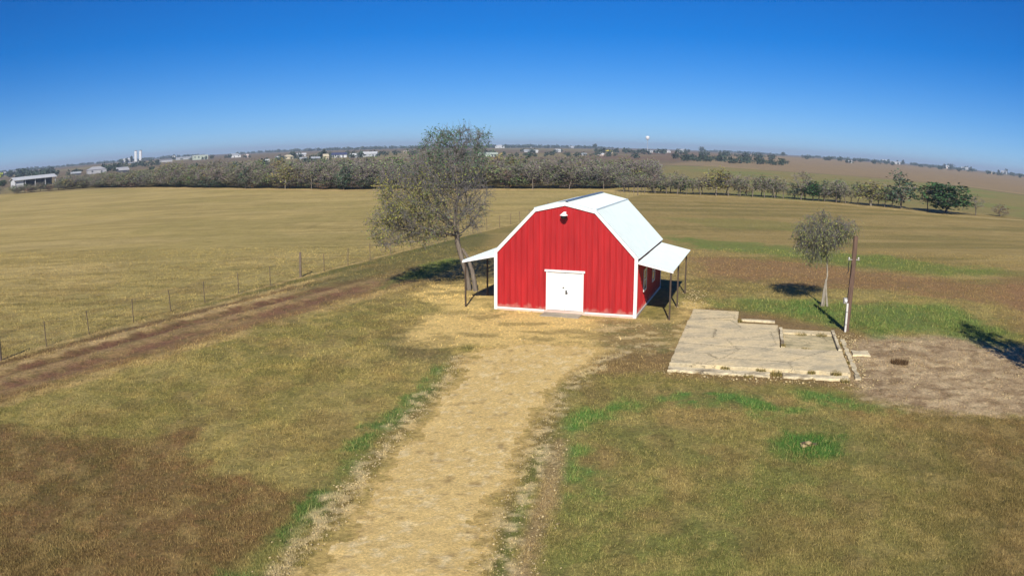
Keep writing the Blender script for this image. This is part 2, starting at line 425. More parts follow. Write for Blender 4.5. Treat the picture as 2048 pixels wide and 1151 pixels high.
def paint(x, y):
    """what grows or lies where: base colours, plus a reddish lens tint at the right edge"""
    n = len(x)
    d = np.hypot(x, y)
    f1 = fbm(x * 0.25, y * 0.25, 11, 5); f2 = fbm(x * 1.1, y * 1.1, 23, 4); f3 = fbm(x * 4, y * 4, 31, 3)
    f4 = fbm(x * 0.06, y * 0.06, 41, 4)
    st = fbm(x * 0.09 + y * 0.05, y * 0.75 - x * 0.10, 51, 4)         # mowing streaks
    st2 = fbm(x * 0.03 + y * 0.02, y * 0.28 - x * 0.05, 57, 4)
    C = np.zeros((n, 3))
    def mix(col, m):
        m = np.clip(m, 0, 1)[:, None]
        C[:] = C * (1 - m) + np.asarray(col) * m
    jit = (f2 - 0.5) * 1.1 + (f3 - 0.5) * 0.55
    def area(poly, soft=0.5, noise=1.0):
        return sstep(-soft, soft, poly_sd(x, y, poly) + jit * noise)
    def stripe(poly, half, soft=0.3, noise=0.6):
        return sstep(-soft, soft, half - seg_dist(x, y, poly) + jit * noise)
    # lawn near the camera
    C[:] = lin(158, 143, 84)
    mix(lin(138, 128, 70), sstep(0.38, 0.62, f1))
    mix(lin(168, 148, 84), sstep(0.52, 0.75, f2) * 0.7)
    mix(lin(108, 104, 52), sstep(0.55, 0.7, f3) * 0.35)
    # land behind and right of the barn
    back = sstep(40, 47, y - 0.12 * x) * sstep(-6, 2, x - (y - 58.07) * 0.395 + 10.54 - 1)
    mix(lin(152, 132, 80), back)
    mix(lin(166, 146, 94), back * sstep(0.5, 0.72, st) * 0.6)
    mix(lin(122, 112, 62), back * sstep(0.5, 0.7, st2) * 0.7)
    # pasture left of the fence
    past = sstep(-0.4, 0.4, side_of(x, y, FENCELINE) + jit * 0.3) * (y > -50)
    mix(lin(178, 157, 98), past)
    mix(lin(146, 130, 78), past * sstep(0.42, 0.64, st) * 0.6)
    mix(lin(186, 164, 110), past * sstep(0.5, 0.72, st2) * 0.4)
    mix(lin(118, 106, 56), past * sstep(0.56, 0.74, fbm(x * 0.5 + y * .2, y * 2.2 - x * 0.3, 61, 3)) * 0.6 * (1 - sstep(60, 120, d)))
    mix(lin(146, 134, 76), past * sstep(0.52, 0.66, f4) * 0.4)
    # strips along the fence and the track
    off = side_of(x, y, FENCELINE)
    mix(lin(88, 92, 46), sstep(0.8, 0.2, np.abs(off + 0.75 + jit * 0.35)) * 0.75 * (y < 75) * (y > 5))
    mix(lin(196, 168, 112), sstep(0.30, 0.05, np.abs(off + 0.02 + jit * 0.25)) * 0.6 * (y < 140) * (y > 5))
    tr = side_of(x, y, TRACK) / 1.35; on = (1 - sstep(47, 57, y)) * (y > 5) * sstep(0, 3, 12 - np.abs(tr))
    jt = jit * 0.5
    mix(lin(146, 116, 80), sstep(2.5, 1.6, np.abs(tr - .2 + jt * 1.6)) * on * 0.8)
    for o, w_, c, k in ((0.75, 0.36, (114, 80, 60), .9), (-0.75, 0.5, (124, 90, 68), .85), (0.0, 0.34, (160, 132, 92), .7), (1.5, 0.28, (196, 168, 118), .8), (2.1, 0.26, (112, 88, 60), .75), (2.6, .26, (186, 160, 108), .7), (-1.55, 0.4, (134, 104, 70), .6), (-2.2, 0.3, (184, 156, 102), .7), (3.1, .3, (128, 116, 66), .5)):
        mix(lin(*c), sstep(w_ * 1.5, w_ * 0.5, np.abs(tr - o + jt)) * on * k * sstep(0.25, 0.55, fbm(x * 0.35, y * 0.35, 71 + int(o * 10), 3) + 0.12))
    mix(lin(96, 96, 52), area(MIDGREEN, 1.0, 1.2) * 0.75)
    # yellow green of the left lawn meets dead brown grass
    mix(lin(114, 88, 56), area(BROWNL, 0.5, 1.2) * (0.82 + 0.3 * (f2 - 0.5)))
    mix(lin(100, 88, 48), area(BROWNL, 0.35, 0.8) * sstep(0.5, 0.7, f1) * 0.6)
    mix(lin(150, 112, 74), area(BROWNL, 0.35, 0.8) * sstep(0.6, 0.8, f3) * 0.4)
    mix(lin(110, 102, 68), area(GREYGRASS, 0.6) * 0.7)
    # right lawn
    lw = area(LAWNR, 0.5, 0.8)
    mix(lin(134, 126, 70), lw)
    mix(lin(152, 130, 80), lw * sstep(0.42, 0.66, f1) * 0.8)
    mix(lin(106, 116, 58), lw * sstep(0.42, 0.66, fbm(x * 0.3, y * 0.3, 81, 4) + .10 * sstep(7, 2, x)) * 0.5)
    mix(lin(112, 84, 52), lw * sstep(6, 12, x - (y - 12) * .4) * 0.55)
    # clumpy mottling of the near turf
    nr = 1 - sstep(45, 80, d)
    ma = fbm(x * 1.5 + 7, y * 1.2, 161, 4); mb_ = fbm(x * 2.3, y * 2.0 + 5, 167, 4); mc = fbm(x * 0.7, y * 0.6, 173, 4)
    mix(lin(172, 150, 94), nr * sstep(0.53, 0.62, ma) * .30)
    mix(lin(92, 88, 48), nr * sstep(0.54, 0.62, mb_) * .34)
    mix(lin(122, 96, 62), nr * sstep(0.54, 0.64, mc) * .26)
    for P_, k in ((GR_A, .85), (GR_B, .95), (GR_D, .8)):
        mix(lin(92, 122, 56), area(P_, 0.6, 1.4) * k * (.6 + .6 * sstep(.35, .6, f2)))
    mix(lin(72, 112, 46), area(GR_C, 0.45, 1.1) * .9)
    mix(lin(94, 116, 56), stripe(GREENL, 0.42, 0.35, 1.1) * (.55 + .6 * sstep(.35, .6, f2)))
    mix(lin(84, 116, 48), stripe(GREENR1, 0.2, 0.25, 0.5) * 0.8)
    mix(lin(156, 132, 94), stripe(DIRTR, 0.22, 0.25, 0.6) * 0.85)
    # bare earth round the old slab and on the right
    slabc = [(5.4, 28.0), (13.9, 25.4), (16.8, 34.0), (12.0, 40.5), (8.6, 41.0)]
    mix(lin(132, 106, 72), area(slabc, 0.7, 1.3) * 0.8)
    pad = area(PAD, 0.6, 1.0)
    mix(lin(174, 150, 114), pad)
    mix(lin(200, 176, 136), pad * sstep(0.52, 0.62, fbm(x * 1.7, y * 2.4, 91, 4)) * 0.8)
    mix(lin(126, 102, 72), pad * sstep(0.52, 0.64, fbm(x * 1.9, y * 2.4, 97, 4)) * 0.6)
    sr = [(3.2, 32.0), (7.2, 32.5), (6.0, 29.0), (3.0, 28.0)]
    mix(lin(128, 104, 70), area(sr, 0.6) * 0.8)
    # strips of green and brown behind
    for P_, c, k in ((BAND_G1, (104, 122, 56), .9), (BAND_G2, (122, 122, 62), .6), (BAND_B, (140, 106, 74), .85), (GRN_TREE, (86, 120, 54), .8), (GRN_TREE2, (88, 118, 54), .75)):
        sd = poly_sd(x, y, P_)
        mix(lin(*c), sstep(-1.4, 1.4, sd + (f2 - .5) * 3 + (f1 - .5) * 5) * k * (0.8 + 0.4 * (f2 - 0.5)))
    mix(lin(142, 104, 76), sstep(25, 30, x - (y - 35) * .62) * sstep(30, 36, y) * (1 - sstep(50, 60, y)) * .5)  # reddish lens vignette at the right edge, put into the ground colour
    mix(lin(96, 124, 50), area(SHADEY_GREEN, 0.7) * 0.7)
    EDGE_ = [(-172, 226), (-138, 231), (-101, 205), (-75, 185), (-55, 169), (-32, 155), (-10, 153), (12, 155), (20, 152)]
    mix(lin(196, 166, 120), stripe(EDGE_, 1.3, 1.0, 1.5) * 0.75)
    mix(lin(188, 164, 112), stripe(STRIP_R, 1.0, 0.7, 0.8) * 0.8)
    # gravel in front of the barn, thinning out
    rg = area([(4.2, 38.4), (8.3, 37.2), (6.6, 31.5), (4.0, 31.6), (3.4, 34.0)], .8, 1.5)
    mix(lin(128, 110, 72), rg * .9)
    mix(lin(202, 180, 130), rg * sstep(.52, .6, fbm(x * 1.6, y * 2.2, 181, 4)) * .75)
    mix(lin(96, 98, 56), rg * sstep(.54, .62, fbm(x * 1.3, y * 1.6, 187, 4)) * .7)
    ct = np.maximum(area(COURT, 0.7, 1.5) * (1 - .85 * rg), area(COURT2, 0.7, 1.3))
    mix(lin(220, 190, 120), ct * 0.95)
    mix(lin(150, 132, 80), ct * sstep(0.5, 0.64, fbm(x * 0.7, y * 1.3, 101, 4)) * 0.75)
    mix(lin(196, 176, 132), np.maximum(stripe(ROCKL, 0.32, 0.3, 1.0), stripe(ROCKR, 0.34, 0.3, 1.0)) * sstep(0.4, 0.6, f3) * 0.85)
    mix(lin(120, 98, 66), np.maximum(stripe(ROCKL, 0.3, 0.3, 1.0), stripe(ROCKR, 0.34, 0.3, 1.0)) * sstep(0.55, 0.42, f3) * 0.5)
    mix(lin(212, 180, 112), area(DRIVE, 0.4, 0.9) * 0.8)
    # the far country
    far = sstep(165, 190, y - 0.35 * np.abs(np.minimum(x, 0)) + 0 * x) * (y > 0)
    mix(lin(120, 104, 78), far)
    mix(lin(138, 126, 84), far * sstep(0.5, 0.62, fbm(x * 0.006, y * 0.004, 111, 3)) * .8)
    mix(lin(120, 96, 72), far * sstep(0.52, 0.64, fbm(x * 0.004, y * 0.003, 117, 3)) * .8)
    mix(lin(138, 126, 76), sstep(-4, 4, poly_sd(x, y, FAR_GREEN) + (f4 - .5) * 14))
    mix(lin(120, 128, 66), sstep(-6, 6, poly_sd(x, y, FAR_GREEN) + (f4 - .5) * 14) * sstep(.48, .6, f4) * .6)
    mix(lin(148, 128, 94), sstep(-6, 6, poly_sd(x, y, FAR_BROWN) + (f4 - .5) * 14) * .95)
    mix(lin(186, 160, 108), sstep(6, 2, np.abs(poly_sd(x, y, FAR_BROWN))) * (x > 100) * (y < 450) * .6)
    mix(lin(148, 126, 92), (x > 150) * sstep(330, 420, y + 0.15 * x) * sstep(.2, .35, x / np.maximum(y, 1)) * .85)
    mix(lin(112, 100, 82), sstep(1300, 1800, d) * .7)
    C *= (0.86 + 0.28 * f3 + 0.16 * (f2 - 0.5))[:, None]
    return C

gzv = ground_z(gx, gy)
nx, ny = len(xs), len(ys)
idx = np.arange(nx * ny).reshape(ny, nx)
gq = np.stack([idx[:-1, :-1].ravel(), idx[:-1, 1:].ravel(), idx[1:, 1:].ravel(), idx[1:, :-1].ravel()], 1)
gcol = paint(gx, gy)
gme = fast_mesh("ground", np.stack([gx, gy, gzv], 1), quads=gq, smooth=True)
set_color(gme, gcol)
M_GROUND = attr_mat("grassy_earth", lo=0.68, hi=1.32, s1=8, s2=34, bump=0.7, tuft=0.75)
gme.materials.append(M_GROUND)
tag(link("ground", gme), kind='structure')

# the gravel drive: its own sheet of gravel lying on the ground
jd = (fbm(gx * 1.1, gy * 1.1, 23, 4) - 0.5) * 0.8 + (fbm(gx * 4, gy * 4, 31, 3) - 0.5) * 0.5
dsd = poly_sd(gx, gy, DRIVE) + jd * 1.2 - 0.22
keep = dsd > 0.0
qk = keep[gq].all(axis=1)
dq = gq[qk]
used = np.unique(dq)
remap = np.full(nx * ny, -1); remap[used] = np.arange(len(used))
dz = gzv[used] + 0.004 + 0.035 * sstep(0, 0.7, dsd[used]) + 0.012 * (fbm(gx[used] * 5, gy[used] * 5, 13, 2) - .5) * sstep(0, .3, dsd[used])
dxx, dyy = gx[used], gy[used]
dc = np.tile(lin(218, 188, 122), (len(used), 1))
w1 = sstep(0.45, 0.7, fbm(dxx * 0.5, dyy * 0.35, 121, 4))[:, None]; dc = dc * (1 - .5 * w1) + lin(204, 172, 106) * .5 * w1
w2 = sstep(0.55, 0.75, fbm(dxx * 6, dyy * 6, 127, 3))[:, None]; dc = dc * (1 - .45 * w2) + lin(240, 222, 176) * .45 * w2
w3 = sstep(0.66, 0.8, fbm(dxx * 3.2, dyy * 3.6, 131, 3))[:, None]; dc = dc * (1 - .55 * w3) + lin(146, 120, 78) * .5 * w3
dme = fast_mesh("driveway", np.stack([dxx, dyy, dz], 1), quads=remap[dq], smooth=True)
set_color(dme, dc)
M_GRAVEL = attr_mat("tan_gravel", lo=0.84, hi=1.16, s1=14, s2=60, bump=0.6, pebble=0.16)
dme.materials.append(M_GRAVEL)
tag(link("driveway", dme), kind='structure')

# ---- short mown grass, as real blades
def scatter_grass(n, y0, y1, hmin, hmax, wmin):
    u = rng.random(n); yy = y0 * (y1 / y0) ** u
    xx = (rng.random(n) * 2 - 1) * yy * 0.94
    c = paint(xx, yy)
    dd = poly_sd(xx, yy, DRIVE) + (fbm(xx * 1.1, yy * 1.1, 23, 4) - 0.5) * 0.8 + (fbm(xx * 4, yy * 4, 31, 3) - 0.5) * 0.5
    ctd = poly_sd(xx, yy, COURT); pd = poly_sd(xx, yy, PAD)
    sl = poly_sd(xx, yy, [(5.6, 28.6), (13.2, 26.2), (16.3, 34.6), (11.6, 39.6), (9.0, 40.2)])
    ba = poly_sd(xx, yy, [(-1.2, 40.4), (-2.8, 41.0), (0.2, 49.4), (11.2, 46.0), (8.4, 37.4), (6.0, 38.0)])
    p = np.where(dd > -0.05, 0.0, 1.0) * np.where(ctd > 0, 0.15, 1.0) * np.where(pd > 0, 0.2, 1.0) * (sl < 0) * (ba < 0)
    tr_ = np.abs(side_of(xx, yy, TRACK)); p = p * np.where((tr_ < 1.9) & (yy < 50), 0.15, 1.0)
    k = rng.random(n) < p * (0.35 + 0.65 * sstep(0.35, 0.6, fbm(xx * 0.8, yy * 0.8, 141, 3)))
    xx, yy, c = xx[k], yy[k], c[k]
    m = len(xx); nb = 3
    xx = np.repeat(xx, nb) + rng.normal(0, 0.03, m * nb); yy = np.repeat(yy, nb) + rng.normal(0, 0.03, m * nb); c = np.repeat(c, nb, 0)
    m = m * nb
    sc = np.sqrt(yy / 14)
    h = (hmin + (hmax - hmin) * rng.random(m) ** 2)
    h = h * np.where(c[:, 1] > 1.12 * c[:, 0], 1.9, 1.0)
    wdt = wmin * sc * (0.7 + 0.6 * rng.random(m))
    a = rng.random(m) * 2 * np.pi; le = rng.normal(0, 0.6, m) * h; la = rng.random(m) * 2 * np.pi
    z = ground_z(xx, yy) - 0.005
    V = np.empty((m, 3, 3))
    V[:, 0] = np.stack([xx - np.cos(a) * wdt, yy - np.sin(a) * wdt, z], 1)
    V[:, 1] = np.stack([xx + np.cos(a) * wdt, yy + np.sin(a) * wdt, z], 1)
    V[:, 2] = np.stack([xx + np.cos(la) * le, yy + np.sin(la) * le, z + h], 1)
    straw = (rng.random(m) < 0.25)[:, None]
    cc = c * (0.6 + 0.85 * rng.random(m))[:, None]
    cc = np.where(straw, cc * 0.6 + lin(196, 172, 110) * 0.4, cc)
    return V.reshape(-1, 3), np.repeat(cc, 3, 0)
g1, c1 = scatter_grass(230000, 10.5, 30, 0.02, 0.10, 0.007)
g2, c2 = scatter_grass(110000, 28, 66, 0.03, 0.13, 0.009)
GV = np.concatenate([g1, g2]); GC = np.concatenate([c1, c2])
grme = fast_mesh("grass", GV, tris=np.arange(len(GV)).reshape(-1, 3))
set_color(grme, GC)
M_BLADE, _nt, _b = new_mat("grass_blades")
_at = _nt.nodes.new("ShaderNodeAttribute"); _at.attribute_name = "albedo"
_nt.links.new(_at.outputs["Color"], _b.inputs["Base Color"]); _b.inputs["Roughness"].default_value = 0.8; _b.inputs["Specular IOR Level"].default_value = 0.15
grme.materials.append(M_BLADE)
tag(link("grass", grme), "short mown grass, half dry, growing over the lawn and field", "grass", kind='stuff')

# ---- loose pale stones along the edges of the drive and on the bare earth
def stones(n_list):
    ICO = np.array([(1, 0, 0), (-1, 0, 0), (0, 1, 0), (0, -1, 0), (0, 0, 1), (0, 0, -1)], float)
    T = np.array([(0, 2, 4), (2, 1, 4), (1, 3, 4), (3, 0, 4), (2, 0, 5), (1, 2, 5), (3, 1, 5), (0, 3, 5)])
    PX, PY, SZ, CC = [], [], [], []
    for kind, poly, n, spread, smin, smax in n_list:
        if kind == 'line':
            P_ = np.array(poly); s = rng.random(n) * (len(P_) - 1); i = s.astype(int); t = (s - i)[:, None]
            q = P_[i] * (1 - t) + P_[i + 1] * t + rng.normal(0, spread, (n, 2))
        else:
            P_ = np.array(poly); q = P_.min(0) + rng.random((n, 2)) * (P_.max(0) - P_.min(0))
            sd_ = poly_sd(q[:, 0], q[:, 1], poly)
            q = q[(sd_ > -0.3) & (fbm(q[:, 0] * 1.2, q[:, 1] * 1.2, 151, 3) > 0.48)]
        PX.append(q[:, 0]); PY.append(q[:, 1]); SZ.append(smin + (smax - smin) * rng.random(len(q)) ** 3)
    PX, PY, SZ = map(np.concatenate, (PX, PY, SZ))
    m = len(PX)
    V = ICO[None] * (0.7 + 0.6 * rng.random((m, 6, 1))) * SZ[:, None, None] * np.stack([1 + .4 * rng.random(m), 1 + .4 * rng.random(m), .6 + .2 * rng.random(m)], 1)[:, None, :]
    a = rng.random(m) * 6.283; ca, sa = np.cos(a)[:, None], np.sin(a)[:, None]
    X = V[:, :, 0] * ca - V[:, :, 1] * sa; Y = V[:, :, 0] * sa + V[:, :, 1] * ca
    V[:, :, 0], V[:, :, 1] = X + PX[:, None], Y + PY[:, None]
    V[:, :, 2] += (ground_z(PX, PY) + 0.01 + 0.3 * SZ)[:, None]
    F = (T[None] + (np.arange(m) * 6)[:, None, None]).reshape(-1, 3)
    col = lin(190, 170, 126) * (0.55 + 0.6 * rng.random((m, 1)))
    return V.reshape(-1, 3), F, np.repeat(col, 6, 0)
sv, sf, scol = stones([('line', ROCKL, 1500, 0.22, 0.01, 0.036), ('line', ROCKR, 1200, 0.26, 0.01, 0.034), ('poly', COURT, 2600, 0, 0.01, 0.035),
                       ('poly', PAD, 2000, 0, 0.012, 0.045), ('line', DIRTR, 300, 0.2, 0.012, 0.04), ('poly', DRIVE, 2600, 0, 0.01, 0.028),
                       ('line', [(5.7, 28.6), (12.9, 26.0), (14.4, 31.0), (15.6, 34.4)], 700, 0.35, 0.015, 0.07), ('line', [(9.4, 40.6), (10.2, 43.0), (10.6, 46.0)], 350, 0.5, 0.015, 0.06)])
sme = fast_mesh("gravel", sv, tris=sf)
set_color(sme, scol); sme.materials.append(M_BLADE)
tag(link("gravel", sme), "loose pale stones scattered along the drive edges and bare earth", "gravel", kind='stuff')
# ------------------------------------------------------------------ the barn
def metal_paint(name, col, rough=0.42, var=0.08, streak=True, dirt=None):
    m, nt, b = new_mat(name)
    N, Lk = nt.nodes.new, nt.links.new
    tc = N("ShaderNodeTexCoord"); mp = N("ShaderNodeMapping"); mp.inputs["Scale"].default_value = (2.2, 2.2, 0.22) if streak else (1, 1, 1)
    no = N("ShaderNodeTexNoise"); no.inputs["Scale"].default_value = 2.0; no.inputs["Detail"].default_value = 6
    Lk(tc.outputs["Object"], mp.inputs[0]); Lk(mp.outputs[0], no.inputs["Vector"])
    r1 = N("ShaderNodeMapRange"); r1.inputs[1].default_value = .3; r1.inputs[2].default_value = .7; r1.inputs[3].default_value = 1 - var; r1.inputs[4].default_value = 1 + var
    Lk(no.outputs[0], r1.inputs[0])
    sc = N("ShaderNodeVectorMath"); sc.operation = 'SCALE'; sc.inputs[0].default_value = tuple(col); Lk(r1.outputs[0], sc.inputs["Scale"])
    out = sc.outputs[0]
    if dirt:                                   # splashed dust along the foot of the sheets
        sx = N("ShaderNodeSeparateXYZ"); Lk(tc.outputs["Object"], sx.inputs[0])
        n2 = N("ShaderNodeTexNoise"); n2.inputs["Scale"].default_value = 3.0; n2.inputs["Detail"].default_value = 5; Lk(tc.outputs["Object"], n2.inputs["Vector"])
        ad = N("ShaderNodeMath"); ad.operation = 'MULTIPLY_ADD'; ad.inputs[1].default_value = -0.7; Lk(n2.outputs[0], ad.inputs[0]); Lk(sx.outputs["Z"], ad.inputs[2])
        r2 = N("ShaderNodeMapRange"); r2.inputs[1].default_value = -0.22; r2.inputs[2].default_value = 0.0; r2.inputs[3].default_value = 0.5; r2.inputs[4].default_value = 0.0
        Lk(ad.outputs[0], r2.inputs[0])
        mx = N("ShaderNodeMix"); mx.data_type = 'RGBA'; Lk(r2.outputs[0], mx.inputs["Factor"]); Lk(out, mx.inputs["A"]); mx.inputs["B"].default_value = (*dirt, 1)
        out = mx.outputs["Result"]
    Lk(out, b.inputs["Base Color"]); b.inputs["Roughness"].default_value = rough; b.inputs["Specular IOR Level"].default_value = 0.4
    return m
M_RED = metal_paint("red_sheet_metal", (0.385, 0.014, 0.016), 0.45, 0.17, dirt=(0.55, 0.33, 0.25))
M_REDIN = plain("red_wall_core", (0.28, 0.012, 0.014), 0.7)
M_WHITE = metal_paint("white_trim_metal", (0.80, 0.79, 0.75), 0.4, 0.04)
M_ROOF = metal_paint("white_roof_metal", (0.56, 0.63, 0.61), 0.38, 0.04, streak=False)
M_RIDGE = plain("grey_ridge", (0.30, 0.34, 0.36), 0.35, 0.6, 0.1, 4)
M_CONC = plain("pale_concrete", (0.46, 0.38, 0.25), 0.9, 0, 0.22, 1.3, 0.3)
M_PINKC = plain("stained_concrete_sill", (0.62, 0.45, 0.36), 0.9, 0, 0.15, 2.0, 0.2)
M_GREYC = plain("grey_concrete", (0.30, 0.26, 0.19), 0.9, 0, 0.2, 1.6, 0.3)
M_POST = plain("rust_brown_steel", (0.075, 0.050, 0.032), 0.6, 0.2, 0.2, 5)
M_DARK = plain("dark_metal", (0.03, 0.03, 0.035), 0.4, 0.5, 0.1, 5)
M_GLASS, _nt, _b = new_mat("window_glass")
_b.inputs["Base Color"].default_value = (0.05, 0.06, 0.08, 1); _b.inputs["Roughness"].default_value = 0.05; _b.inputs["Specular IOR Level"].default_value = 0.8
M_DOOR = metal_paint("white_door_paint", (0.82, 0.81, 0.76), 0.45, 0.03)

HB = BW / 2
def gable(x):
    x = abs(x)
    if x <= KNEE_X: return PEAK + (KNEE_H - PEAK) * x / KNEE_X
    return KNEE_H + (EAVE - KNEE_H) * (x - KNEE_X) / (HB - KNEE_X)

PW = 0.8925                                        # cover width of a sheet: 8 across the gable
def profile(w, pitch, depth):
    """cross-section of a ribbed sheet: (across, proud)"""
    n = max(1, round(w / pitch)); p = w / n; out = []
    for i in range(n):
        a = i * p
        out += [(a, 0.0), (a + p * 0.40, 0.0), (a + p * 0.47, depth), (a + p * 0.61, depth), (a + p * 0.68, 0.0)]
    out.append((w, 0.0))
    return out

barn = empty("barn", (BARN_O[0], BARN_O[1], gz(*BARN_O)), BARN_YAW)
tag(barn, "red metal gambrel barn with white roof, white double door and open side porches", "barn")
Z0 = 0.16
DC, DHW, DTOP = 0.02, 0.945, 2.14                  # door centre, half width with frame, head
# concrete floor the barn stands on
bevel(MB().box(-HB - 0.04, HB + 0.04, -0.05, BL + 0.05, -0.25, Z0 - 0.01).build("foundation", M_PINKC, barn), 0.015)

def gable_wall(name, yf, sign, door):
    pts = [(-HB, Z0), (HB, Z0), (HB, EAVE), (KNEE_X, KNEE_H), (0, PEAK), (-KNEE_X, KNEE_H), (-HB, EAVE)]
    core = [(x * 0.992, z - (0.03 if z > 1 else 0)) for x, z in pts]
    if door:
        core = [(-HB * .992, Z0), (DC - DHW, Z0), (DC - DHW, DTOP), (DC + DHW, DTOP), (DC + DHW, Z0)] + core[1:]
    y0, y1 = sorted((yf + sign * 0.02, yf + sign * 0.10))
    w = MB().prism(core, y0, y1, lambda u, v, t: (u, t, v)).build(name, M_REDIN, barn)
    for i in range(8):
        x0 = -HB + i * PW
        m = MB(); prof = profile(PW, 0.2975, 0.032)
        px = [(x0 + a, h) for a, h in prof]
        br = [b for b in (-KNEE_X, 0.0, KNEE_X, DC - DHW, DC + DHW) if x0 < b < x0 + PW]
        for b in br:
            for k in range(len(px) - 1):
                if px[k][0] < b < px[k + 1][0]:
                    t = (b - px[k][0]) / (px[k + 1][0] - px[k][0])
                    px.insert(k + 1, (b, px[k][1] + t * (px[k + 1][1] - px[k][1]))); break
        for (xa, ha), (xb, hb) in zip(px[:-1], px[1:]):
            mid = (xa + xb) / 2
            zb = DTOP if door and abs(mid - DC) < DHW else Z0 + 0.01
            ya, yb = yf - sign * (0.004 + ha), yf - sign * (0.004 + hb)
            q = [(xa, ya, zb), (xb, yb, zb), (xb, yb, gable(xb) - 0.02), (xa, ya, gable(xa) - 0.02)]
            m.quad(*(q if sign > 0 else q[::-1]))
        m.build("wall_panel", M_RED, w)
    return w
gable_wall("front_wall", 0.0, 1, True)
gable_wall("back_wall", BL, -1, False)

def side_wall(sx):
    xw = sx * HB
    a, b = sorted((xw - sx * 0.02, xw - sx * 0.10))
    w = MB().box(a, b, 0.11, BL - 0.11, Z0, EAVE - 0.05).build("side_wall", M_REDIN, barn)
    n = 10; pw = BL / n
    for i in range(n):
        m = MB(); y0 = i * pw
        pr = profile(pw, 0.2927, 0.032)
        for (ya, ha), (yb, hb) in zip(pr[:-1], pr[1:]):
            q = [(xw + sx * (0.004 + ha), y0 + ya, Z0 + 0.01), (xw + sx * (0.004 + hb), y0 + yb, Z0 + 0.01), (xw + sx * (0.004 + hb), y0 + yb, EAVE - 0.02), (xw + sx * (0.004 + ha), y0 + ya, EAVE - 0.02)]
            m.quad(*(q if sx > 0 else q[::-1]))
        m.build("wall_panel", M_RED, w)
    return w
WR = side_wall(1); WLft = side_wall(-1)

# corner posts, rakes and foot trim in white
for sx in (-1, 1):
    for yy, sg in ((0, 1), (BL, -1)):
        x0, x1 = sorted((sx * (HB - 0.11), sx * (HB + 0.052)))
        y0, y1 = sorted((yy - sg * 0.055, yy + sg * 0.10))
        MB().box(x0, x1, y0, y1, 0.02, EAVE - 0.03).build("corner_trim", M_WHITE, barn)
for yy, sg in ((0, 1), (BL, -1)):
    for sx in (-1, 1):
        for (xa, za), (xb, zb) in (((HB + 0.03, EAVE - 0.02), (KNEE_X, KNEE_H)), ((KNEE_X, KNEE_H), (0, PEAK))):
            d = Vector((xb - xa, zb - za)).normalized(); nrm = Vector((d.y, -d.x)); nrm = nrm if nrm.y < 0 else -nrm
            pts = [(xa, za + 0.05), (xb, zb + 0.05), (xb + nrm.x * .02, zb - 0.125), (xa + nrm.x * .08, za - 0.125)]
            pts = [(sx * u, v) for u, v in pts]
            y0, y1 = sorted((yy - sg * 0.075, yy - sg * 0.041))
            MB().prism(pts if sx < 0 else pts[::-1], y0, y1, lambda u, v, t: (u, t, v)).build("rake_trim", M_WHITE, barn)
for x0, x1 in ((-HB - .02, DC - DHW - 0.09), (DC + DHW + 0.09, HB + .02)):
    MB().box(x0, x1, -0.064, -0.042, 0.09, 0.165).build("foot_trim", M_WHITE, barn)
for sx in (-1, 1):
    x0, x1 = sorted((sx * (HB + 0.042), sx * (HB + 0.062)))
    MB().box(x0, x1, 0.11, BL - 0.11, 0.09, 0.165).build("foot_trim", M_WHITE, barn)

# roof: four slopes of ribbed sheets on a deck
def roof_slope(name, pa, pb, y0, y1, n, parent, thick=0.05, depth=0.03, lift=0.05, mat=M_ROOF, over=0.0):
    """slope from its upper edge pa to its lower edge pb (x, z), sheets running down it"""
    pa, pb = Vector(pa), Vector(pb)
    d = (pb - pa).normalized(); nr = Vector((-d.y, d.x)); nr = nr if nr.y > 0 else -nr
    pb = pb + d * over
    A, B = pa + nr * lift, pb + nr * lift
    pts = [tuple(A), tuple(B), tuple(B - nr * thick), tuple(A - nr * thick)]
    if d.x < 0: pts = pts[::-1]
    deck = MB().prism(pts, y0 + 0.01, y1 - 0.01, lambda u, v, t: (u, t, v)).build(name, mat, parent)
    pw = (y1 - y0) / n
    for i in range(n):
        m = MB(); pr = profile(pw, 0.30, depth); ya0 = y0 + i * pw
        for (ya, ha), (yb, hb) in zip(pr[:-1], pr[1:]):
            u1, u2 = A + nr * (0.004 + ha), A + nr * (0.004 + hb)
            v1, v2 = B + nr * (0.004 + ha) + d * 0.02, B + nr * (0.004 + hb) + d * 0.02
            q = [(u1.x, ya0 + ya, u1.y), (v1.x, ya0 + ya, v1.y), (v2.x, ya0 + yb, v2.y), (u2.x, ya0 + yb, u2.y)]
            m.quad(*(q if d.x > 0 else q[::-1]))
        m.build("roof_panel", mat, deck)
    return deck
for sx in (-1, 1):
    roof_slope("upper_roof", (0, PEAK), (sx * KNEE_X, KNEE_H), -0.04, BL + 0.04, 10, barn)
    roof_slope("lower_roof", (sx * KNEE_X, KNEE_H), (sx * HB, EAVE), -0.04, BL + 0.04, 10, barn, over=0.10)
    MB().tube([(sx * (KNEE_X + .022), -0.05, KNEE_H + 0.035), (sx * (KNEE_X + .022), BL + 0.05, KNEE_H + 0.035)], 0.052, 10).build("knee_flashing", M_ROOF, barn)
rc = MB()
for sx in (-1, 1):
    nrm = Vector((KNEE_H - PEAK, 0, -KNEE_X)).normalized()
    w = 0.42 if sx < 0 else 0.12
    za = PEAK + 0.10; zb = PEAK + 0.10 - w * (PEAK - KNEE_H) / KNEE_X
    rc.prism([(0, za), (sx * w, zb), (sx * w, zb + 0.018), (0, za + 0.018)], 0.25 if sx < 0 else -0.03, BL - 0.02, lambda u, v, t: (u, t, v))
rc.build("ridge_strip", M_RIDGE, barn)  # grey strip along the ridge, wider on the left slope

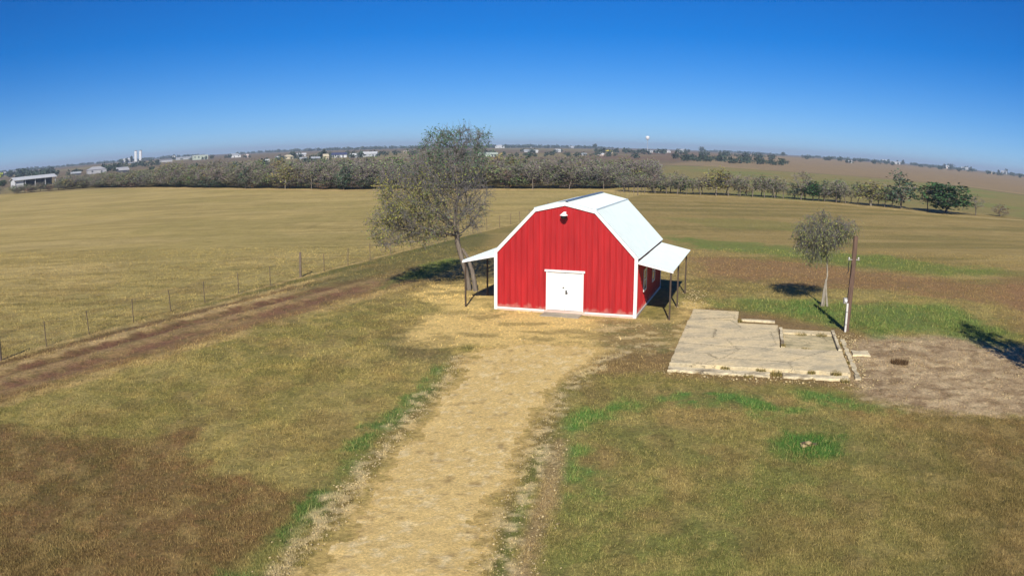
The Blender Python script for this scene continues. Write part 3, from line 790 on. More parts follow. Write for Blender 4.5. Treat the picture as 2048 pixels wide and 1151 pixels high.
# double door
MB().box(DC - DHW + 0.002, DC - DHW + 0.07, -0.05, 0.09, Z0, DTOP - 0.07).build("door_jamb", M_WHITE, barn)
MB().box(DC + DHW - 0.07, DC + DHW - 0.002, -0.05, 0.09, Z0, DTOP - 0.07).build("door_jamb", M_WHITE, barn)
MB().box(DC - DHW - 0.07, DC + DHW + 0.07, -0.085, 0.09, DTOP - 0.068, DTOP + 0.03).build("door_head", M_WHITE, barn)
for s in (-1, 1):
    x0, x1 = sorted((DC + s * 0.006, DC + s * (DHW - 0.074)))
    lf = bevel(MB().box(x0, x1, 0.0, 0.05, Z0 + 0.012, DTOP - 0.076).build("door_leaf", M_DOOR, barn), 0.006)
    for z0, z1 in ((0.30, 0.95), (1.15, 1.95)):           # pressed panels of a steel door
        MB().box(x0 + 0.13, x1 - 0.13, -0.006, -0.001, z0, z1).build("door_panel", M_DOOR, lf)
    if s > 0:
        MB().box(x0 + 0.03, x0 + 0.10, -0.018, -0.001, 0.98, 1.18).tube([(x0 + .065, -0.018, 1.06), (x0 + .065, -0.06, 1.06), (x0 + .17, -0.065, 1.06)], 0.013).build("door_handle", M_DARK, lf)
    else:
        MB().tube([(x1 - .07, -0.001, 1.30), (x1 - .07, -0.03, 1.30)], 0.035, 12).build("deadbolt", M_DARK, lf)
# light under the peak
gl = MB().box(-0.06, 0.06, -0.075, -0.04, PEAK - 0.62, PEAK - 0.42).tube([(0, -0.07, PEAK - .48), (0, -0.22, PEAK - .44), (0, -0.30, PEAK - .47)], 0.02, 8).build("gable_light", M_WHITE, barn)
MB().lathe([(0.03, PEAK - .42), (0.06, PEAK - .45), (0.19, PEAK - .56), (0.20, PEAK - .585), (0.17, PEAK - .58)], 18, (0, -0.30)).build("lamp_shade", M_WHITE, gl)
MB().lathe([(0.165, PEAK - .584), (0.165, PEAK - .64), (0.12, PEAK - .74), (0.04, PEAK - .76)], 16, (0, -0.30)).build("lamp_lens", M_DARK, gl)

# windows in the shaded right wall
for yc in (2.5, 5.6):
    fx = HB + 0.04
    wf = MB()
    for y0, y1, z0, z1 in ((yc - .48, yc - .40, 0.95, 2.1), (yc + .40, yc + .48, 0.95, 2.1), (yc - .40, yc + .40, 0.95, 1.03), (yc - .40, yc + .40, 2.02, 2.1), (yc - .40, yc + .40, 1.50, 1.55)):
        wf.box(fx, fx + 0.035, y0, y1, z0, z1)
    wo_ = wf.build("window", M_WHITE, barn)
    MB().box(fx + 0.002, fx + 0.012, yc - .40, yc + .40, 1.03, 1.50).build("window_pane", M_GLASS, wo_)
    MB().box(fx + 0.002, fx + 0.012, yc - .40, yc + .40, 1.55, 2.02).build("window_pane", M_GLASS, wo_)

# open porches down both sides
LW, LO, LI = 1.78, 2.36, 2.72
for sx in (-1, 1):
    pr = roof_slope("porch_roof", (sx * (HB + 0.06), LI), (sx * (HB + LW), LO), 0.02, BL - 0.25, 9, barn, thick=0.04, lift=0.03)
    x0, x1 = sorted((sx * (HB + LW + 0.0), sx * (HB + LW + 0.02)))
    MB().box(*sorted((sx * (HB + LW - .16), sx * (HB + LW - .08))), 0.04, BL - .27, LO - 0.11, LO - 0.005).build("porch_beam", M_POST, barn)
    for yy in (0.035, 3.45, 7.6):
        MB().bar((sx * (HB + .07), yy + .05, LI - 0.06), (sx * (HB + LW - .02), yy + .05, LO - 0.045), 0.05, 0.05).build("rafter", M_POST, barn)
    MB().prism([(sx * (HB + .07), LI + .03), (sx * (HB + LW + .01), LO + .03), (sx * (HB + LW + .01), LO - .07), (sx * (HB + .07), LI - .07)][::(1 if sx < 0 else -1)], -0.012, 0.012, lambda u, v, t: (u, t, v)).build("porch_fascia", M_WHITE, barn)
    xp = sx * (HB + LW - 0.12)
    for yy in (0.12, 3.44, 7.55):
        p = MB().box(xp - 0.038, xp + 0.038, yy - 0.038, yy + 0.038, -0.15, LO - 0.10).build("porch_post", M_POST, barn)
# doorstep pad
pad = bevel(MB().box(-1.0, 0.95, -0.95, -0.07, -0.12, 0.055).build("door_pad", M_GREYC, None, (BARN_O[0], BARN_O[1], gz(*BARN_O)), BARN_YAW), 0.02)
tag(pad, "low grey concrete pad on the ground before the white barn door", "pad")
# ------------------------------------------------------------------ old house slab
def conc_mat(name, col, dark, seed):
    m, nt, b = new_mat(name)
    N, Lk = nt.nodes.new, nt.links.new
    ge = N("ShaderNodeNewGeometry")
    a = N("ShaderNodeTexNoise"); a.inputs["Scale"].default_value = 0.8; a.inputs["Detail"].default_value = 8; a.inputs["Roughness"].default_value = .62
    c = N("ShaderNodeTexNoise"); c.inputs["Scale"].default_value = 9; c.inputs["Detail"].default_value = 6
    mp = N("ShaderNodeMapping"); mp.inputs["Location"].default_value = (seed, seed * 2, 0); mp.inputs["Scale"].default_value = (1, 1.5, 1); Lk(ge.outputs["Position"], mp.inputs[0])
    Lk(mp.outputs[0], a.inputs["Vector"]); Lk(mp.outputs[0], c.inputs["Vector"])
    r = N("ShaderNodeValToRGB"); r.color_ramp.elements[0].position = 0.36; r.color_ramp.elements[0].color = (*dark, 1)
    r.color_ramp.elements[1].position = 0.52; r.color_ramp.elements[1].color = (*col, 1)
    e = r.color_ramp.elements.new(0.72); e.color = (col[0] * 1.14, col[1] * 1.1, col[2] * 1.0, 1)
    Lk(a.outputs[0], r.inputs[0])
    vo = N("ShaderNodeTexVoronoi"); vo.feature = 'DISTANCE_TO_EDGE'; vo.inputs["Scale"].default_value = 0.34
    wv = N("ShaderNodeVectorMath"); wv.operation = 'MULTIPLY_ADD'; wv.inputs[1].default_value = (.5, .5, 0); Lk(c.outputs["Color"], wv.inputs[0]); Lk(mp.outputs[0], wv.inputs[2]); Lk(wv.outputs[0], vo.inputs["Vector"])
    ck = N("ShaderNodeMapRange"); ck.inputs[1].default_value = .002; ck.inputs[2].default_value = .012; ck.inputs[3].default_value = .45; ck.inputs[4].default_value = 1.0; Lk(vo.outputs["Distance"], ck.inputs[0])
    mr = N("ShaderNodeMapRange"); mr.inputs[1].default_value = .3; mr.inputs[2].default_value = .7; mr.inputs[3].default_value = .82; mr.inputs[4].default_value = 1.15; Lk(c.outputs[0], mr.inputs[0])
    s = N("ShaderNodeVectorMath"); s.operation = 'SCALE'; mm = N("ShaderNodeMath"); mm.operation = 'MULTIPLY'; Lk(mr.outputs[0], mm.inputs[0]); Lk(ck.outputs[0], mm.inputs[1])
    Lk(r.outputs[0], s.inputs[0]); Lk(mm.outputs[0], s.inputs["Scale"]); Lk(s.outputs[0], b.inputs["Base Color"])
    b.inputs["Roughness"].default_value = .9; b.inputs["Specular IOR Level"].default_value = .2
    bp = N("ShaderNodeBump"); bp.inputs["Strength"].default_value = .35; bp.inputs["Distance"].default_value = .02; Lk(c.outputs[0], bp.inputs["Height"]); Lk(bp.outputs[0], b.inputs["Normal"])
    return m
M_SLAB = conc_mat("weathered_slab", (0.64, 0.52, 0.31), (0.46, 0.39, 0.25), 3.0)
M_FOOT = conc_mat("broken_footing", (0.66, 0.56, 0.36), (0.24, 0.19, 0.12), 9.0)
M_SOIL = conc_mat("gravelly_fill", (0.56, 0.46, 0.26), (0.30, 0.26, 0.14), 5.0)
slab = empty("concrete_slab", (SLAB_O[0], SLAB_O[1], 0.0), SLAB_YAW)
tag(slab, "weathered tan concrete slab of a removed house with walled pit and broken edge", "slab")

def rough_block(name, x0, x1, y0, y1, z0, z1, mat, parent, jag=(0, 0, 0, 0), step=0.25, seed=0, top=0.0):
    """a poured block whose edges are chipped by up to jag (south, east, north, west)"""
    rr = random.Random(seed); pts = []
    def run(ax, ay, bx, by, j, nx_, ny_):
        n = max(1, int(math.hypot(bx - ax, by - ay) / step))
        for i in range(n):
            t = i / n; k = j * rr.random() ** 2 if i else 0
            pts.append((ax + (bx - ax) * t + nx_ * k, ay + (by - ay) * t + ny_ * k))
    run(x0, y0, x1, y0, jag[0], 0, 1); run(x1, y0, x1, y1, jag[1], -1, 0); run(x1, y1, x0, y1, jag[2], 0, -1); run(x0, y1, x0, y0, jag[3], 1, 0)
    o = MB().prism(pts, z0, z1, lambda u, v, t: (u, v, t + (top * (rr.random() - .5) if t == z1 else 0))).build(name, mat, parent)
    return bevel(o, 0.012)
TOP = 0.17
rough_block("slab_section", 0, 7.2, 0, 3.5, -0.2, TOP, M_SLAB, slab, (0.10, 0.05, 0, 0.04), seed=1)
rough_block("slab_section", 0, 4.43, 3.512, 7.99, -0.2, TOP, M_SLAB, slab, (0, 0.03, 0, 0.04), seed=2)
rough_block("slab_section", 0.03, 2.43, 8.015, 10.85, -0.2, TOP - 0.012, M_SLAB, slab, (0, 0.03, 0.06, 0.04), seed=3)
rough_block("curb", 4.45, 4.62, 3.52, 7.35, -0.2, TOP + 0.05, M_FOOT, slab, (0, 0.04, 0, 0.04), seed=4)
rough_block("curb", 7.02, 7.19, 3.52, 7.35, -0.2, TOP + 0.04, M_FOOT, slab, (0, 0.04, 0, 0.04), seed=5)
rough_block("pit_floor", 4.63, 7.01, 3.53, 6.55, -0.2, 0.09, M_SOIL, slab, seed=6)
rough_block("pit_ledge", 4.63, 7.01, 6.57, 7.35, -0.2, TOP - 0.03, M_SLAB, slab, (0.05, 0, 0, 0), seed=7)
rough_block("footing", 0.0, 3.95, -0.72, -0.10, -0.2, 0.08, M_FOOT, slab, (0.16, 0.2, 0.10, 0.3), .16, seed=8)
rough_block("footing", 4.42, 7.1, -0.70, -0.14, -0.2, 0.09, M_FOOT, slab, (0.16, 0.2, 0.12, 0.25), .16, seed=9)
rough_block("footing", 7.36, 7.62, -0.35, 6.2, -0.2, 0.06, M_FOOT, slab, (0.1, 0.1, 0.3, 0.08), .2, seed=10)
rough_block("footing", 7.66, 8.5, 3.3, 4.2, -0.2, 0.07, M_FOOT, slab, (0.2, 0.3, 0.2, 0.1), .2, seed=12)
rough_block("footing", 2.6, 4.3, 9.1, 9.42, -0.2, 0.10, M_FOOT, slab, (0.06, 0.3, 0.08, 0.1), .2, seed=11)
# dry weeds rooted in the cracks
def weed_mesh(name, n, rad, h, cols, seed, wide=0.012, flat=0.6):
    r = np.random.default_rng(seed)
    a = r.random(n) * 6.283; q = np.sqrt(r.random(n)) * rad; x = np.cos(a) * q; y = np.sin(a) * q
    hh = h * (0.4 + 0.6 * r.random(n)); b = r.random(n) * 6.283; l = r.random(n) * hh * flat; c = r.random(n) * 6.283
    V = np.empty((n, 3, 3))
    V[:, 0] = np.stack([x - np.cos(b) * wide, y - np.sin(b) * wide, np.zeros(n) - .02], 1)
    V[:, 1] = np.stack([x + np.cos(b) * wide, y + np.sin(b) * wide, np.zeros(n) - .02], 1)
    V[:, 2] = np.stack([x + np.cos(c) * l, y + np.sin(c) * l, hh], 1)
    me = fast_mesh(name, V.reshape(-1, 3), tris=np.arange(n * 3).reshape(-1, 3))
    C = np.array([cols[i] for i in r.integers(0, len(cols), n)]) * (0.7 + .6 * r.random((n, 1)))
    set_color(me, np.repeat(C, 3, 0)); me.materials.append(M_BLADE)
    return me
def slab_pt(x, y, z=0.0):
    c, s = math.cos(SLAB_YAW), math.sin(SLAB_YAW)
    return (SLAB_O[0] + x * c - y * s, SLAB_O[1] + x * s + y * c, z)
DRYC = [lin(120, 108, 58), lin(92, 88, 46), lin(160, 138, 84)]
WEEDS = [(4.18, -0.3, .25, .22, 0.0), (2.2, -0.06, .18, .12, .08), (3.6, -.05, .2, .14, .08), (5.6, -.08, .16, .14, .1), (6.6, -0.05, .22, .2, .08), (4.55, 3.6, .1, .14, .2), (5.6, 3.62, .25, .16, .07), (6.5, 6.5, .25, .2, .07), (5.5, 6.5, .3, .18, .07), (2.52, 8.9, .12, .2, .0), (7.28, 2.0, .12, .14, 0.0), (7.28, 5.0, .12, .16, 0.0), (6.9, -.75, .2, .18, 0), (3.1, -.78, .2, .15, 0)]
WEED_LAB = ["low dry weeds filling the gap in the broken slab footing", "thin dry weeds in the crack near the slab front left", "dry weeds in the crack at the slab front middle", "small weeds in the slab front crack right of the gap", "thicker weeds by the front right corner of the slab", "small weed at the near left corner of the walled pit", "weeds along the near edge inside the walled pit", "dry weeds along the pit ledge, right half", "dry weeds along the pit ledge, left half", "weeds beside the notch at the far left slab section", "thin weeds beside the right edge of the slab, nearer clump", "thin weeds beside the right edge of the slab, farther clump", "weeds before the footing at the right front corner", "weeds before the left length of the broken footing"]
for i, ((wx, wy, r_, h_, z_), lb) in enumerate(zip(WEEDS, WEED_LAB)):
    tag(link("weed_clump", weed_mesh("weed_clump", 160, r_, h_, DRYC, 200 + i), None, slab_pt(wx, wy, z_)), lb, "weeds", "weeds in the slab cracks")
tag(link("weed_clump", weed_mesh("weed_clump", 420, .42, .22, [lin(74, 56, 36), lin(96, 74, 48)], 240), None, (16.02, 28.9, gz(16.02, 28.9))), "dark brown dead weed clump alone on the bare earth right of the slab", "weeds")

# little heap of rubble in the green patch
rb = empty("rubble_pile", (8.53, 20.54, gz(8.53, 20.54)))
tag(rb, "small heap of brown and pale stones in the bright green patch", "rubble")
rr = random.Random(5)
M_STONES = [plain('tan_stone', (.36, .27, .13), .9), plain('brown_stone', (.22, .13, .06), .9), plain('dark_stone', (.09, .065, .04), .9)]
for i in range(16):
    a = rr.random() * 6.28; q = rr.random() ** .6 * .26; s = 0.035 + 0.05 * rr.random()
    bmn = bmesh.new(); bmesh.ops.create_icosphere(bmn, subdivisions=1, radius=s)
    for v in bmn.verts: v.co = Vector((v.co.x * (1 + .5 * rr.random()), v.co.y * (1 + .4 * rr.random()), v.co.z * .7))
    me = bpy.data.meshes.new("stone"); bmn.to_mesh(me); bmn.free()
    me.materials.append(M_STONES[i % 3])
    link("stone", me, rb, (math.cos(a) * q, math.sin(a) * q * .7, s * .5 + (.05 if q < .1 else 0)))

# ------------------------------------------------------------------ short service pole
PX_, PY_ = 15.95, 34.91
M_WOOD = plain("weathered_pole_wood", (0.13, 0.078, 0.052), 0.85, 0, 0.3, 3, 0.5, stretch=(6, 6, 0.6))
M_PVC = plain("white_conduit", (0.66, 0.64, 0.58), 0.5, 0, 0.05, 4)
M_METER = plain("grey_meter_box", (0.40, 0.38, 0.34), 0.45, 0.3, 0.06, 4)
M_PORC = plain("white_porcelain", (0.8, 0.8, 0.78), 0.3, 0, 0.03, 6)
pole = empty("utility_pole", (PX_, PY_, gz(PX_, PY_)))
tag(pole, "short brown wooden service pole with white conduit, beside the slab and small tree", "utility pole")
bo = MB().tube([(0, 0, -0.6), (0.03, 0, 0.5), (0.13, 0.02, 2.4), (0.23, 0.03, 4.56)], [0.15, 0.145, 0.13, 0.115], 14).build("pole_shaft", M_WOOD, pole)
cd = MB().tube([(-0.10, -0.15, -0.1), (-0.09, -0.15, 0.45), (-0.085, -0.145, 1.38)], 0.055, 12).build("conduit", M_PVC, pole)
MB().tube([(-0.08, -0.135, 1.38), (-0.02, -0.125, 2.4), (0.06, -0.115, 3.3)], 0.02, 8).build("service_riser", M_WOOD, pole)
for z in (0.35, 0.95): MB().tube([(-0.09, -0.15, z), (-0.09, -0.15, z + .04)], 0.063, 12).build("clamp", M_METER, cd)
mb = bevel(MB().box(-0.30, -0.11, -0.16, -0.04, 1.36, 1.64).build("meter_box", M_METER, pole), 0.015)
MB().tube([(-0.205, -0.161, 1.52), (-0.205, -0.22, 1.52)], 0.07, 14).build("meter_glass", M_PORC, mb)
MB().tube([(-0.09, -0.01, 3.44), (0.42, -0.01, 3.44)], 0.022, 8).build("cross_pin", M_METER, pole)
for x in (-0.10, 0.42):
    MB().lathe([(0.02, 3.40), (0.055, 3.41), (0.06, 3.45), (0.035, 3.48), (0.055, 3.51), (0.04, 3.55), (0.01, 3.56)], 12, (x, -0.01)).build("insulator", M_METER, pole)
MB().tube([(-.10, -0.01, 3.40), (-.13, -.02, 3.2), (-0.11, -.04, 2.95), (-.16, -.04, 2.8)], 0.02, 6).build("cable_tail", M_DARK, pole)

# ------------------------------------------------------------------ wire fence along the pasture
fa, fb = Vector((-26.64, 17.32)), Vector((28.2, 156.2))
fd = (fb - fa).normalized(); FL = (fb - fa).length
fence = empty("wire_fence", (fa.x, fa.y, 0))
tag(fence, "thin wire fence on rusty posts between the pasture and the farm track", "fence")
M_TPOST = plain("rusty_t_post", (0.20, 0.15, 0.095), 0.7, 0.3, 0.25, 6)
M_OLDWOOD = plain("grey_fence_wood", (0.16, 0.12, 0.085), 0.9, 0, 0.25, 4, 0.4)
M_WIRE = plain("galvanised_wire", (0.20, 0.18, 0.15), 0.5, 0.6, 0.1, 3)
s = 0.0; k = 0
tp = MB().box(-0.022, 0.022, -0.006, 0.006, -0.4, 1.2).box(-0.006, 0.006, 0.006, 0.04, -0.4, 1.2).mesh("post", M_TPOST)
wp = MB().tube([(0, 0, -0.4), (0.01, 0, .7), (0.03, 0, 1.62)], [0.085, .08, .072], 10).mesh("wood_post", M_OLDWOOD)
posts = []
while s < FL:
    p = fa + fd * s
    z = gz(p.x, p.y)
    wood = k % 8 == 4
    o = link("post", wp if wood else tp, fence, (p.x - fa.x, p.y - fa.y, z), math.atan2(fd.y, fd.x) + random.uniform(-.05, .05))
    o.rotation_euler[0] = random.uniform(-.05, .05); o.rotation_euler[1] = random.uniform(-.05, .05)
    posts.append((p.x - fa.x, p.y - fa.y, z))
    s += random.uniform(2.7, 3.3); k += 1
for h in (0.3, 0.55, 0.8, 1.0, 1.14):
    MB().tube([(x, y, z + h) for x, y, z in posts], 0.004, 3, False).build("wire", M_WIRE, fence)
# ------------------------------------------------------------------ trees
def leaf_mat(name, rough=0.7):
    m, nt, b = new_mat(name)
    at = nt.nodes.new("ShaderNodeAttribute"); at.attribute_name = "albedo"
    nt.links.new(at.outputs["Color"], b.inputs["Base Color"])
    b.inputs["Roughness"].default_value = rough; b.inputs["Specular IOR Level"].default_value = 0.2
    return m
M_LEAF = leaf_mat("leaves")
M_BARK = plain("grey_bark", (0.17, 0.14, 0.11), 0.9, 0, 0.3, 4, 0.6, spec=0.2, stretch=(3, 3, 0.8))
M_TWIG = plain("thin_twigs", (0.17, 0.155, 0.15), 0.9, 0, 0.2, 3, spec=0.2)
M_BARKP = plain("pale_bark", (0.30, 0.26, 0.20), 0.9, 0, 0.3, 4, 0.5, spec=0.2, stretch=(3, 3, 0.8))

def ellipsoids(spec, n, r):
    vol = np.array([a[1][0] * a[1][1] * a[1][2] * (a[2] if len(a) > 2 else 1) for a in spec]); k = r.choice(len(spec), n, p=vol / vol.sum())
    d = r.normal(size=(n, 3)); d /= np.linalg.norm(d, axis=1)[:, None]
    q = r.random(n) ** (1 / 2.6)
    return np.array([spec[i][0] for i in k]) + d * q[:, None] * np.array([spec[i][1] for i in k])

def grow(trunk, attract, step, reach, kill, r, iters=90, droop=0.0):
    """space colonisation: trunk is a list of points; returns nodes and parents"""
    N = [np.array(p, float) for p in trunk]; par = [-1] + list(range(len(trunk) - 1))
    A = attract.copy()
    near_i = np.zeros(len(A), int); near_d = np.full(len(A), 1e9)
    def upd(lo):
        nonlocal near_i, near_d
        P = np.array(N[lo:])
        D = np.linalg.norm(A[:, None, :] - P[None], axis=2)
        j = D.argmin(1); dj = D[np.arange(len(A)), j]
        b = dj < near_d
        near_i = np.where(b, j + lo, near_i); near_d = np.where(b, dj, near_d)
    upd(0)
    stuck = {}
    for _ in range(iters):
        if not len(A): break
        act = near_d < reach
        if not act.any():
            reach *= 1.3; continue
        dirs = {}
        for i, v in zip(near_i[act], (A[act] - np.array(N)[near_i[act]]) / near_d[act][:, None]):
            dirs[i] = dirs.get(i, 0) + v
        lo = len(N)
        for i, v in dirs.items():
            if stuck.get(i, 0) > 3: continue
            stuck[i] = stuck.get(i, 0) + 1
            v = v + r.normal(0, 0.25, 3); v[2] -= droop
            v = v / (np.linalg.norm(v) + 1e-9)
            N.append(N[i] + v * step); par.append(i)
        if len(N) == lo: break
        upd(lo)
        k = near_d > kill
        A, near_i, near_d = A[k], near_i[k], near_d[k]
    return np.array(N), np.array(par)

def radii(par, tip, power, n0):
    n = len(par); a = np.zeros(n); kids = np.zeros(n, int)
    for i in range(n - 1, 0, -1):
        if kids[i] == 0: a[i] = tip ** power
        a[par[i]] += a[i]; kids[par[i]] += 1
    return a ** (1 / power), kids

def limb_mesh(name, N, par, rad, rmin, sides=5, mat=None, sel=None):
    """every link as a small tapering tube"""
    idx = np.array([i for i in range(1, len(par)) if sel is None or sel[i]])
    P0, P1 = N[par[idx]], N[idx]
    r0 = np.maximum(np.minimum(rad[par[idx]], rad[idx] * 1.45), rmin); r1 = np.maximum(rad[idx], rmin)
    return tubes(name, P0, P1, r0, r1, sides, mat)

def tubes(name, P0, P1, r0, r1, sides, mat):
    d = P1 - P0; L = np.linalg.norm(d, axis=1); d = d / (L[:, None] + 1e-9)
    up = np.where(np.abs(d[:, 2:3]) < 0.9, np.array([[0, 0, 1.0]]), np.array([[1.0, 0, 0]]))
    a = np.cross(d, up); a /= np.linalg.norm(a, axis=1)[:, None]; b = np.cross(d, a)
    th = 2 * np.pi * np.arange(sides) / sides
    ring = a[:, None, :] * np.cos(th)[None, :, None] + b[:, None, :] * np.sin(th)[None, :, None]
    V = np.concatenate([P0[:, None] + ring * r0[:, None, None], (P1 + d * (r1 * 0.3)[:, None])[:, None] + ring * r1[:, None, None]], 1)
    m = len(P0); base = (np.arange(m) * 2 * sides)[:, None]
    k = np.arange(sides); k2 = (k + 1) % sides
    q = np.stack([base + k, base + k2, base + sides + k2, base + sides + k], 2).reshape(-1, 4)
    me = fast_mesh(name, V.reshape(-1, 3), quads=q, smooth=True)
    if mat: me.materials.append(mat)
    return me

def twigs(N, par, kids, rad, thick, per, lmin, lmax, r, droop=0.0, out=0.6):
    """short bare twigs off the thin wood; returns start and end points (two links each)"""
    thin = np.where((rad < thick) & (np.arange(len(par)) > 3))[0]
    i = np.repeat(thin, per)
    d = N[i] - N[np.maximum(par[i], 0)]; d /= np.linalg.norm(d, axis=1)[:, None] + 1e-9
    v = d * out + r.normal(0, 0.55, d.shape); v[:, 2] += 0.15 - droop
    v /= np.linalg.norm(v, axis=1)[:, None]
    L = (lmin + (lmax - lmin) * r.random(len(i)))[:, None]
    a = N[i] - d * (r.random((len(i), 1)) * 0.2); m = a + v * L * 0.55
    v2 = v + r.normal(0, 0.35, v.shape); v2[:, 2] -= droop * 1.5; v2 /= np.linalg.norm(v2, axis=1)[:, None]
    return a, m, m + v2 * L * 0.5

def leaf_quads(P, size, cols, r, droop=0.3, aspect=0.45):
    n = len(P)
    d = r.normal(0, 1, (n, 3)); d[:, 2] -= droop * 2; d /= np.linalg.norm(d, axis=1)[:, None]
    s = r.normal(0, 1, (n, 3)); s = np.cross(d, s); s /= np.linalg.norm(s, axis=1)[:, None]
    L = (size * (0.6 + 0.8 * r.random(n)))[:, None]
    V = np.stack([P, P + d * L * .5 + s * L * aspect * .5, P + d * L, P + d * L * .5 - s * L * aspect * .5], 1)
    return V.reshape(-1, 3), np.arange(n * 4).reshape(-1, 4), np.repeat(cols, 4, 0)

def tree(name, loc, trunk, spec, nat, step, reach, kill, seed, tip=0.006, power=2.3, split=0.05, bark=None, twig=(0.02, 3, .25, .55), leafd=0.3, leaf_size=0.11, leafcol=None, droop=0.0, ldroop=0.3, keep=None, twig_r=0.004, lfac=1.0):
    r = np.random.default_rng(seed)
    A = ellipsoids(spec, nat, r)
    N, par = grow(trunk, A, step, reach, kill, r, droop=droop * .3)
    rad, kids = radii(par, tip, power, len(trunk))
    root = empty(name, loc)
    link("trunk", limb_mesh("trunk", N, par, rad, 0.004, 8, bark or M_BARK, rad >= split), root)
    fine = limb_mesh("branch", N, par, rad, tip * 0.8, 4, M_TWIG, rad < split)
    tag(link("branch", fine, root), kind='stuff')
    a, m, e = twigs(N, par, kids, rad, twig[0], twig[1], twig[2], twig[3], r, droop)
    P0 = np.concatenate([a, m]); P1 = np.concatenate([m, e])
    tag(link("twig", tubes("twig", P0, P1, np.full(len(P0), twig_r), np.full(len(P0), twig_r * .6), 3, M_TWIG), root), kind='stuff')
    # leaves hang along the twigs
    pts = np.concatenate([a + (m - a) * r.random((len(a), 1)), m, e, m + (e - m) * r.random((len(a), 1))])
    pts = pts[r.random(len(pts)) < leafd * lfac]
    if keep is not None: pts = pts[r.random(len(pts)) < keep(pts, r)]
    C = leafcol(pts, r) * (0.75 + .45 * r.random((len(pts), 1)))
    v, q, c = leaf_quads(pts, leaf_size, C, r, ldroop)
    me = fast_mesh("foliage", v, quads=q); set_color(me, c); me.materials.append(M_LEAF)
    tag(link("foliage", me, root), kind='stuff')
    return root

# the big half-bare tree left of the barn
BT = (-2.45, 45.78)
def bt_cols(p, r):
    olive, teal, tan, grey = lin(124, 128, 64), lin(84, 116, 82), lin(146, 134, 86), lin(106, 116, 82)
    k = r.random(len(p))
    left = sstep(-1.5, -4.2, p[:, 0]); top = sstep(6.2, 8.0, p[:, 2])
    c = np.where((k < 0.5)[:, None], olive, np.where((k < 0.78)[:, None], grey, tan))
    return np.where((r.random(len(p)) < top)[:, None], np.where((k < .7)[:, None], teal, lin(70, 104, 66)), np.where((r.random(len(p)) < left * .5)[:, None], lin(138, 136, 62), c))
def bt_keep(p, r):
    left = sstep(0.6, -3.4, p[:, 0]); top = sstep(6.0, 8.0, p[:, 2])
    cl = sstep(0.40, 0.62, fbm(p[:, 0] * 0.9 + p[:, 1] * .5, p[:, 2] * 0.9 + p[:, 1] * .4, 301, 3))
    return np.clip((0.25 + 0.75 * np.maximum(left, top)) * (0.25 + 0.9 * cl), 0, 1)
spec = [((-2.6, 0.0, 5.0), (3.0, 2.5, 2.4)), ((-1.3, 0.2, 7.0), (2.5, 2.2, 1.9)), ((0.0, -0.1, 5.2), (1.5, 1.7, 2.0)), ((-0.6, 0.1, 8.6), (2.0, 1.5, 0.75), 2.0), ((-4.3, -0.4, 3.6), (1.6, 1.5, 1.3))]
bt = tree("shade_tree", (BT[0], BT[1], gz(*BT)), [(0.05, 0, -0.3), (0.0, 0, 0.4), (-0.12, 0, 1.0), (-0.30, 0, 1.6), (-0.48, 0.02, 2.2), (-0.62, 0.05, 2.7), (-0.66, 0.1, 3.2)], spec, 2600, 0.22, 1.6, 0.32, 21,
          tip=0.0085, power=2.15, split=0.04, twig=(0.03, 6, .25, .7), leafd=0.75, leaf_size=0.105, leafcol=bt_cols, droop=0.12, keep=bt_keep, twig_r=0.007)
tag(bt, "tall half-bare tree with sparse olive leaves beside the barn's left porch", "tree")
# a second stem at its foot
MB().tube([(0.42, -0.25, -0.3), (0.36, -0.18, 0.4), (0.22, -0.08, 1.1), (-0.05, 0.0, 1.9), (-0.36, 0.02, 2.4)], [0.16, 0.14, 0.12, 0.10, 0.07], 9).build("trunk", M_BARK, bt)

# small weeping tree beside the pole
RT = (17.2, 41.05)
def rt_cols(p, r):
    k = r.random(len(p))[:, None]
    return np.where(k < .55, lin(120, 126, 72), np.where(k < .85, lin(140, 134, 82), lin(98, 108, 70)))
spec = [((-0.35, 0, 4.2), (1.75, 1.6, 0.95)), ((0.75, 0, 4.5), (1.3, 1.3, 0.6)), ((-0.9, 0, 3.5), (1.1, 1.1, 0.9)), ((-.45, 0, 5.1), (0.6, 0.6, 0.45))]
rt = tree("weeping_tree", (RT[0], RT[1], gz(*RT)), [(0, 0, -.3), (0.0, 0, 0.5), (0.02, 0, 1.1), (0.10, 0, 1.7), (0.05, 0, 2.3), (0.0, 0, 2.8)], spec, 750, 0.16, 1.2, 0.26, 33,
          tip=0.005, power=2.2, split=0.03, bark=M_BARKP, twig=(0.018, 5, .35, .85), leafd=0.6, leaf_size=0.11, leafcol=rt_cols, droop=0.9, ldroop=1.0, twig_r=0.006)
for k_, (px_, py_) in enumerate(((-.12, -.05), (.13, -.06), (.02, .12))):
    MB().tube([(px_ * 1.6, py_ * 1.6, -.2), (px_, py_, .35), (px_ * .45, py_ * .45, .9), (0.04, 0, 1.5)], [0.075, .065, .06, .05], 7).build("trunk", M_BARKP, rt)
tag(rt, "small weeping tree with grey drooping twigs next to the short pole", "tree")

# a tree just outside the right of the frame, known by the long shadow it throws over the bare earth
OT = (22.6, 22.6)
spec = [((0, 0, 6.0), (1.6, 1.7, 3.0)), ((0.6, 0, 4.2), (1.9, 1.9, 2.0)), ((0.2, 0, 9.0), (0.7, .7, 1.2))]
ot = tree("cedar_tree", (OT[0], OT[1], gz(*OT)), [(0, 0, -.3), (0, 0, .6), (0.02, 0, 1.4), (0.03, 0, 2.3)], spec, 700, 0.25, 1.6, 0.38, 41, tip=0.008, split=.04,
          twig=(.03, 4, .2, .5), leafd=1.0, leaf_size=0.2, leafcol=lambda p, r: np.tile(lin(66, 84, 50), (len(p), 1)))
tag(ot, "tall dense tree just right of the view, throwing the long shadow at right", "tree")

